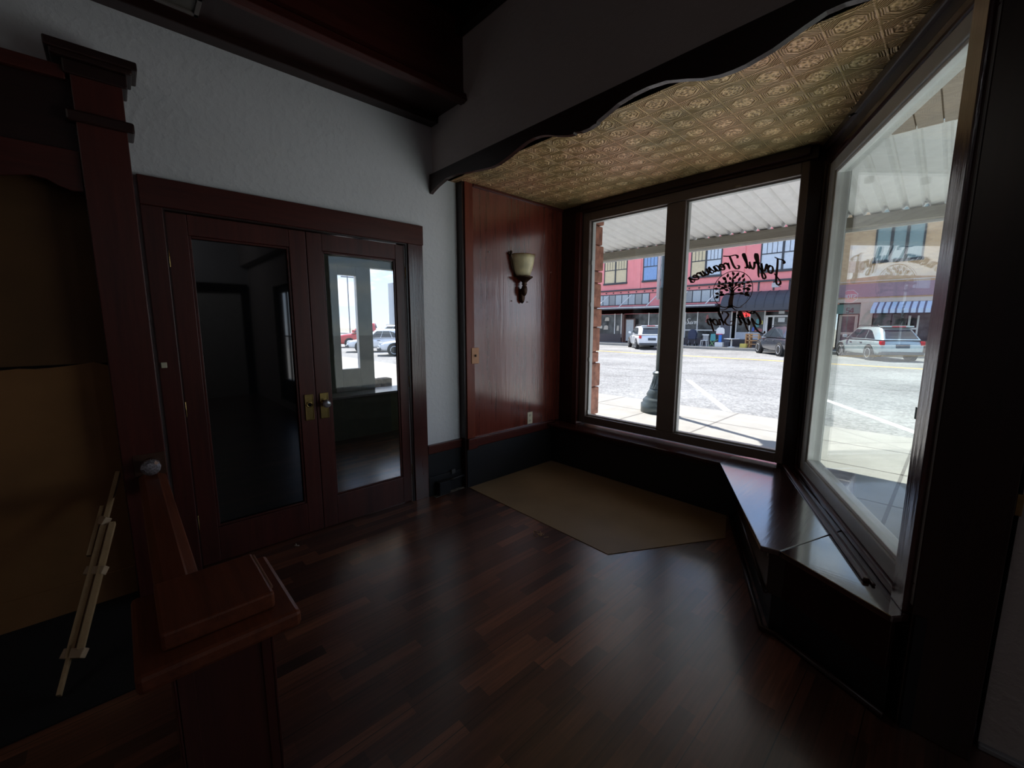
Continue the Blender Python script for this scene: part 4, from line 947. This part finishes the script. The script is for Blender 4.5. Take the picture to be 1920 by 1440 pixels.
# ---------------------------------------------------------------- parked cars
def make_car(label, loc, heading, paint, L=4.75, W=1.88, H=1.68, kind='suv', name='car'):
    t = thing(name, label, 'car', loc, heading, 'cars parked across the street' if loc[1] > 25 else 'cars parked beyond the glass doors')
    g = .24; hl = L/2; bl = H*.635 if kind != 'truck' else H*.62
    suv = kind == 'suv'
    if kind == 'sedan': bl = H*.62
    # x forward; stations: x, half width at belt, top z, top half width
    body = [(-hl, .88, bl*.72), (-hl+.06, .95, bl*.97), (-hl+.5, .98, bl), (-.6, 1, bl), (.4, 1, bl*.985), (hl-1.15, .98, bl*.95), (hl-.35, .90, bl*.83), (hl-.04, .76, bl*.68)]
    mb = MB(); rings = []
    for x, wf, zt in body:
        w_ = W/2*wf; zb = g + (.10 if abs(x) > hl-.3 else 0)
        half_ = [(0, zb), (w_*.86, zb), (w_*.97, zb+.10), (w_, zb+(zt-zb)*.5), (w_*.985, zb+(zt-zb)*.8), (w_*.93, zt), (0, zt+.015)]
        rings.append([mb.bm.verts.new((x, y, z)) for y, z in half_] + [mb.bm.verts.new((x, -y, z)) for y, z in half_[-2:0:-1]])
    n = len(rings[0])
    for A, Bq in zip(rings, rings[1:]):
        for k in range(n): mb.bm.faces.new((A[k], A[(k+1) % n], Bq[(k+1) % n], Bq[k]))
    mb.bm.faces.new(rings[0][::-1]); mb.bm.faces.new(rings[-1])
    mb.build('body', paint, t, 0, True, local=True, sub=1)
    # greenhouse: list of (x at belt, x at roof)
    if suv: xr0, xr1, tr0, tr1 = -hl+.10, hl-1.15, -hl+.72, .45
    elif kind == 'sedan': xr0, xr1, tr0, tr1 = -hl+.75, hl-1.15, -hl+1.55, .45
    else: xr0, xr1, tr0, tr1 = -.35, hl-1.2, -.2, .75
    wb, wt_ = W/2*.93, W/2*.70; zt = H-.03
    def at(fx, fz, off=0.0):
        """fx 0 rear .. 1 front, fz 0 belt .. 1 roof, on the left side"""
        xb = xr0+(xr1-xr0)*fx; xt = tr0+(tr1-tr0)*fx
        return (xb+(xt-xb)*fz, (wb+(wt_-wb)*fz)+off, bl-.03+(zt-bl+.03)*fz)
    gh = MB(); rg = []
    for fx in (0, .06, .35, .65, .94, 1):
        ins = .84 if fx in (0, 1) else .97 if fx in (.06, .94) else 1
        r1 = [at(fx, fz) for fz in (0, .45, .88)]; top = at(fx, 1)
        rise = .0 if fx in (0, 1) else .035
        pts_ = [(p[0], p[1]*ins, p[2]) for p in r1] + [(top[0], top[1]*.88*ins, top[2]+rise*.5), (top[0], 0, top[2]+rise)]
        rg.append([gh.bm.verts.new(p) for p in pts_] + [gh.bm.verts.new((p[0], -p[1], p[2])) for p in pts_[-2::-1]])
    for A, Bq in zip(rg, rg[1:]):
        for k in range(len(A)-1): gh.bm.faces.new((A[k], A[k+1], Bq[k+1], Bq[k]))
    gh.bm.faces.new(rg[0][::-1]); gh.bm.faces.new(rg[-1])
    gh.build('cabin', paint, t, .01, True, local=True)
    cg = plain('car_window_glass', (.035,.045,.055), .05, spec=.8)
    for sgn in (1, -1):
        spans = ((.15,.385),(.40,.65),(.662,.90)) if kind != 'truck' else ((.12,.48),(.54,.90))
        for (a, c) in spans:
            q = [at(a, .08, .006), at(c, .08, .006), at(min(c, .93), .82, .006), at(a if a > .2 else a+.12, .82 if a > .2 else .70, .006)]
            w_ = MB(); A = [w_.bm.verts.new((p[0], p[1]*sgn, p[2])) for p in q]; Bq = [w_.bm.verts.new((p[0], (p[1]-.03)*sgn, p[2])) for p in q]
            w_.bm.faces.new(A); w_.bm.faces.new(Bq[::-1])
            for k in range(4): w_.bm.faces.new((A[k], Bq[k], Bq[(k+1) % 4], A[(k+1) % 4]))
            w_.build('side_window', cg, t, local=True)
    def endglass(fx, dx_):
        q = []
        for fz, s_ in ((.10, .78), (.78, .74)):
            p = at(fx, fz); q.append((p[0]+dx_, p[1]*s_, p[2]+.004))
        w_ = MB(); A = [w_.bm.verts.new(p) for p in (q[0], (q[0][0], -q[0][1], q[0][2]), (q[1][0], -q[1][1], q[1][2]), q[1])]
        Bq = [w_.bm.verts.new((v.co.x-dx_*3, v.co.y, v.co.z-.01)) for v in A]
        w_.bm.faces.new(A); w_.bm.faces.new(Bq[::-1])
        for k in range(4): w_.bm.faces.new((A[k], Bq[k], Bq[(k+1) % 4], A[(k+1) % 4]))
        return w_
    endglass(0, -.012).build('rear_window', cg, t, local=True); endglass(1, .012).build('windshield', cg, t, local=True)
    if kind == 'truck': MB().box(-hl+.05, -.42, -W/2*.80, W/2*.80, bl-.02, bl+.01).build('bed_cover', rubber, t, local=True)
    wr_ = .37 if suv else .34
    for sx in (-1, 1):
        for sy in (-1, 1):
            cx, cy = sx*L*.298, sy*(W/2-.10)
            tire = MB().lathe([(wr_*.62,-.115),(wr_*.96,-.115),(wr_,-.08),(wr_,.08),(wr_*.96,.115),(wr_*.62,.115)], (cx, cy, wr_), 28, 'y').build('wheel', rubber, t, 0, True, local=True)
            rim = MB().lathe([(.05,-.012),(.06,.0),(.05,.012)], (cx, cy+sy*.10, wr_), 16, 'y')
            for k in range(10): rim.beam((cx, cy+sy*.10, wr_), (cx+wr_*.62*math.cos(k*PI/5), cy+sy*.10, wr_+wr_*.62*math.sin(k*PI/5)), .045, .025, (0,1,0))
            rim.tube([(cx+wr_*.62*math.cos(q_*PI/12), cy+sy*.105, wr_+wr_*.62*math.sin(q_*PI/12)) for q_ in range(24)], .022, 6, True)
            rim.build('rim', plain('alloy', (.55,.56,.58), .3, .6), tire, local=True)
            MB().lathe([(wr_*1.13,-.04),(wr_*1.13,.012)], (cx, cy+sy*.082, wr_+.015), 28, 'y').build('wheel_arch', plain('arch_black', (.02,.02,.022), .7), t, local=True)
    redl = plain('tail_light_red', (.55,.02,.025), .2)
    tz = bl-.06 if suv else bl-.12
    for sy in (-1, 1):
        MB().box(-hl-.0, -hl+.24, sy*W*.45-.13 if sy > 0 else sy*W*.45-.03, sy*W*.45+.03 if sy > 0 else sy*W*.45+.13, tz-.22, tz-.02).build('tail_light', redl, t, .03, local=True)
        MB().box(hl-.46, hl-.11, sy*W*.30-.10, sy*W*.30+.10, bl*.72-.04, bl*.72+.07).build('headlight', plain('headlight_glass', (.6,.62,.64), .1), t, .03, local=True)
        p = at(.93, .12)
        MB().box(p[0]-.06, p[0]+.10, sy*(p[1]+.13)-.09, sy*(p[1]+.13)+.09, p[2]-.02, p[2]+.14).build('door_mirror', paint, t, .03, local=True)
        if kind != 'truck':
            MB().box(-.75,-.57, sy*W*.497-.012, sy*W*.497+.012, bl*.80, bl*.80+.04).box(.25,.43, sy*W*.497-.012, sy*W*.497+.012, bl*.80, bl*.80+.04).build('door_handle', plain('handle_grey', (.12,.12,.13), .4), t, .008, local=True)
    MB().box(-hl-.035, -hl+.2, -W*.46, W*.46, g+.06, g+.24).box(hl-.2, hl+.01, -W*.40, W*.40, g+.06, g+.22).build('bumper', plain('bumper_grey', (.07,.075,.08), .5), t, .04, local=True)
    MB().box(-hl-.03, -hl+.06, -.27, .27, bl*.70-.09, bl*.70+.09).build('license_plate', plain('plate_dark', (.07,.09,.12), .5), t, .01, local=True)
    if suv:
        for sy in (-1, 1): MB().tube([(-1.5, sy*.58, H), (-1.4, sy*.59, H+.05), (.3, sy*.60, H+.06), (.45, sy*.60, H+.01)], .018, 6).build('roof_rail', plain('rail_black', (.03,.03,.03), .4), t, 0, True, local=True)
        MB().box(-hl+.50, -hl+.85, -W*.33, W*.33, H-.03, H+.035).build('rear_spoiler', paint, t, .015, local=True)
        MB().box(-hl+.485, -hl+.51, -.28, .28, H-.03, H+.02).build('brake_light', redl, t, .006, local=True)
    return t
silver = plain('silver_blue_paint', (.46,.54,.56), .22, .25, coat=1.0); whitep = plain('white_car_paint', (.78,.80,.82), .25, coat=1.0); darkp = plain('dark_grey_paint', (.055,.06,.075), .25, .3, coat=1.0); redp = plain('red_truck_paint', (.55,.03,.03), .25, coat=1.0)
make_car('silver crossover parked nose-in across the street, seen through the angled window', (-3.05, 29.2, -.3), R(122), silver)
make_car('white crossover parked across the street behind the lamp post', (-16.3, 29.1, -.3), R(131), whitep)
make_car('dark grey crossover parked across the street at the right edge of the front window', (-7.0, 28.7, -.3), R(127), darkp)
make_car('white sedan parked outside, nearer the glass doors, left of two white cars', (-25.8, 12.7, -.3), R(-115), whitep, 4.7, 1.82, 1.46, 'sedan')
make_car('white car at the right edge of the glass door, only its front showing', (-21.6, 12.7, -.3), R(-115), whitep, 4.5, 1.82, 1.5, 'sedan')
make_car('red pickup truck parked beyond the white sedan', (-31.5, 14.6, -.3), R(-120), redp, 5.4, 1.95, 1.85, 'truck')
make_car('white crossover parked far off beyond the red truck', (-39.0, 20.0, -.3), R(-115), whitep)

# ---------------------------------------------------------------- goods set out on the far sidewalk
ZS = -.13
blk = plain('black_plastic', (.03,.03,.035), .5); navy = plain('navy_fabric', (.04,.05,.09), .8)
t = thing('stroller', 'dark stroller standing on the far sidewalk', 'stroller', (-13.95, 32.0, ZS))
MB().prism([(-14.25,.35),(-13.7,.35),(-13.65,.75),(-13.75,1.05),(-14.0,1.12),(-14.22,1.0),(-14.28,.7)], 31.85, .35, 'xz').build('hood', navy, t, .05)
f = MB()
for sx in (-14.2,-13.72): f.beam((sx,31.8,ZS+.1),(sx,32.2,.6),.03,.03).beam((sx,32.25,ZS+.1),(sx,31.85,.5),.03,.03)
f.build('frame', steel, t)
for sx in (-14.22,-13.70):
    for sy in (31.8,32.25): MB().lathe([(.02,-.02),(.09,-.02),(.09,.02),(.02,.02)], (sx,sy,ZS+.09), 14, 'x').build('wheel', rubber, t)
t = thing('spindle_chair', 'white spindle-back chair on the far sidewalk beside the stroller', 'chair', (-13.03, 32.0, ZS))
MB().box(-13.25,-12.82,31.8,32.2,.28,.32).build('seat', white_tr, t, .01)
for sx in (-13.22,-12.85):
    for sy in (31.84,32.16): MB().beam((sx,sy,.28),(sx+(.05 if sx > -13 else -.05),sy,ZS),.04,.04).build('leg', white_tr, t)
f = MB().box(-13.28,-12.79,32.14,32.18,.68,.76)
for k in range(6): f.beam((-13.2+k*.07,32.16,.3),(-13.2+k*.07,32.16,.7),.025,.025)
f.build('backrest', white_tr, t)
t = thing('folding_chair', 'teal and green folding chair on the far sidewalk beside the white chair', 'chair', (-12.55, 32.3, ZS))
MB().prism([(-12.75,.25),(-12.35,.30),(-12.40,.80),(-12.72,.78)], 32.3, .03, 'xz').build('seat', plain('teal_fabric', (.10,.36,.38), .7), t)
f = MB().beam((-12.75,32.1,ZS),(-12.35,32.3,.32),.035,.035).beam((-12.35,32.1,ZS),(-12.75,32.3,.30),.035,.035).beam((-12.35,32.3,.30),(-12.15,32.2,.38),.035,.035)
f.build('frame', plain('lime_frame', (.25,.50,.20), .5), t)
t = thing('toy_hoop', 'toy basketball hoop with a white backboard, red rim and blue post on the far sidewalk', 'toy', (-11.95, 32.0, ZS))
MB().prism([(-12.25,.85),(-12.2,.78),(-11.7,.78),(-11.65,.85),(-11.68,1.15),(-11.8,1.26),(-12.1,1.26),(-12.22,1.15)], 32.0, .06, 'xz').build('backboard', white_tr, t, .02)
MB().tube([(-11.95+.2*math.cos(a), 31.82+.2*math.sin(a), .78) for a in [k*PI/8 for k in range(16)]], .03, 6, True).build('rim', plain('toy_red', (.6,.03,.08), .5), t)
MB().box(-12.05,-11.85,32.02,32.15,.2,.8).build('post', plain('toy_blue', (.04,.20,.65), .5), t, .02)
o = B(-12.2,-11.65,31.75,32.1,ZS,.20).build('storage_box', white_tr, None, .02); tag(o, 'white plastic box on the far sidewalk under the toy hoop', 'box')
t = thing('round_table', 'round white pedestal table on the far sidewalk', 'table', (-11.1, 31.9, ZS))
MB().lathe([(.50,0),(.52,.02),(.50,.04)], (-11.1,31.9,.45), 28).build('tabletop', white_tr, t); MB().lathe([(.05,.05),(.04,.58)], (-11.1,31.9,ZS), 12).build('pedestal', white_tr, t); MB().lathe([(.25,0),(.22,.03),(.06,.07)], (-11.1,31.9,ZS), 20).build('foot', white_tr, t)
t = thing('stool', 'grey stool on the far sidewalk behind the round table', 'stool', (-11.5, 32.7, ZS))
MB().box(-11.75,-11.35,32.5,32.9,.22,.27).build('seat', plain('grey_stool', (.25,.27,.3), .6), t)
for sx in (-11.72,-11.38):
    for sy in (32.53,32.87): MB().beam((sx,sy,.22),(sx,sy,ZS),.03,.03).build('leg', plain('grey_stool', (.25,.27,.3), .6), t)
pine = plain('orange_pine', (.60,.33,.14), .6)
t = thing('pine_shelf', 'pine slatted shelf unit on the far sidewalk left of the dark car', 'shelf', (-9.9, 32.3, ZS))
for sx in (-10.25,-10.0,-9.45): MB().box(sx-.035,sx+.035,32.1,32.6,ZS,.85).build('upright', pine, t)
for z in (.1,.35,.6,.78): MB().box(-10.25,-9.45,32.1,32.16,z,z+.05).build('slat', pine, t)
o = B(-10.45,-10.05,31.6,31.95,ZS,.16).build('crate', plain('yellow_crate', (.62,.50,.12), .6), None, .02); tag(o, 'yellow crate on the far sidewalk in front of the pine shelf', 'crate')

# far things beyond the room next door
o = MB().box(-66,-62,33.6,60,-.3,8.2).build('warehouse', plain('pale_grey_cladding', (.52,.55,.58), .6)); tag(o, 'pale grey metal warehouse seen through the glass door', 'building')
for k, (x, y, h_, lb) in enumerate(((-60,24.4,9,'taller utility pole with a cross arm seen through the glass door'),(-62,27.5,7,'shorter utility pole seen through the glass door'))):
    t = thing('utility_pole', lb, 'utility pole', (x, y, -.3))
    MB().tube([(x,y,-.3),(x,y,h_)], .08, 8).build('pole', plain('grey_pole', (.2,.2,.22), .6), t); MB().box(x-.06,x+.06,y-.9,y+.9,h_-1,h_-.85).build('cross_arm', plain('grey_pole', (.2,.2,.22), .6), t)
struct(MB().box(-200,-90,-60,200,-.6,-.32).box(-90,60,-60,-30,-.6,-.32).box(-90,60,42,200,-.6,-.32).box(-90,-60,-30,YC,-.6,-.32).build('ground', plain('dry_ground', (.25,.23,.19), .95)), 'open ground beyond the street', 'ground')
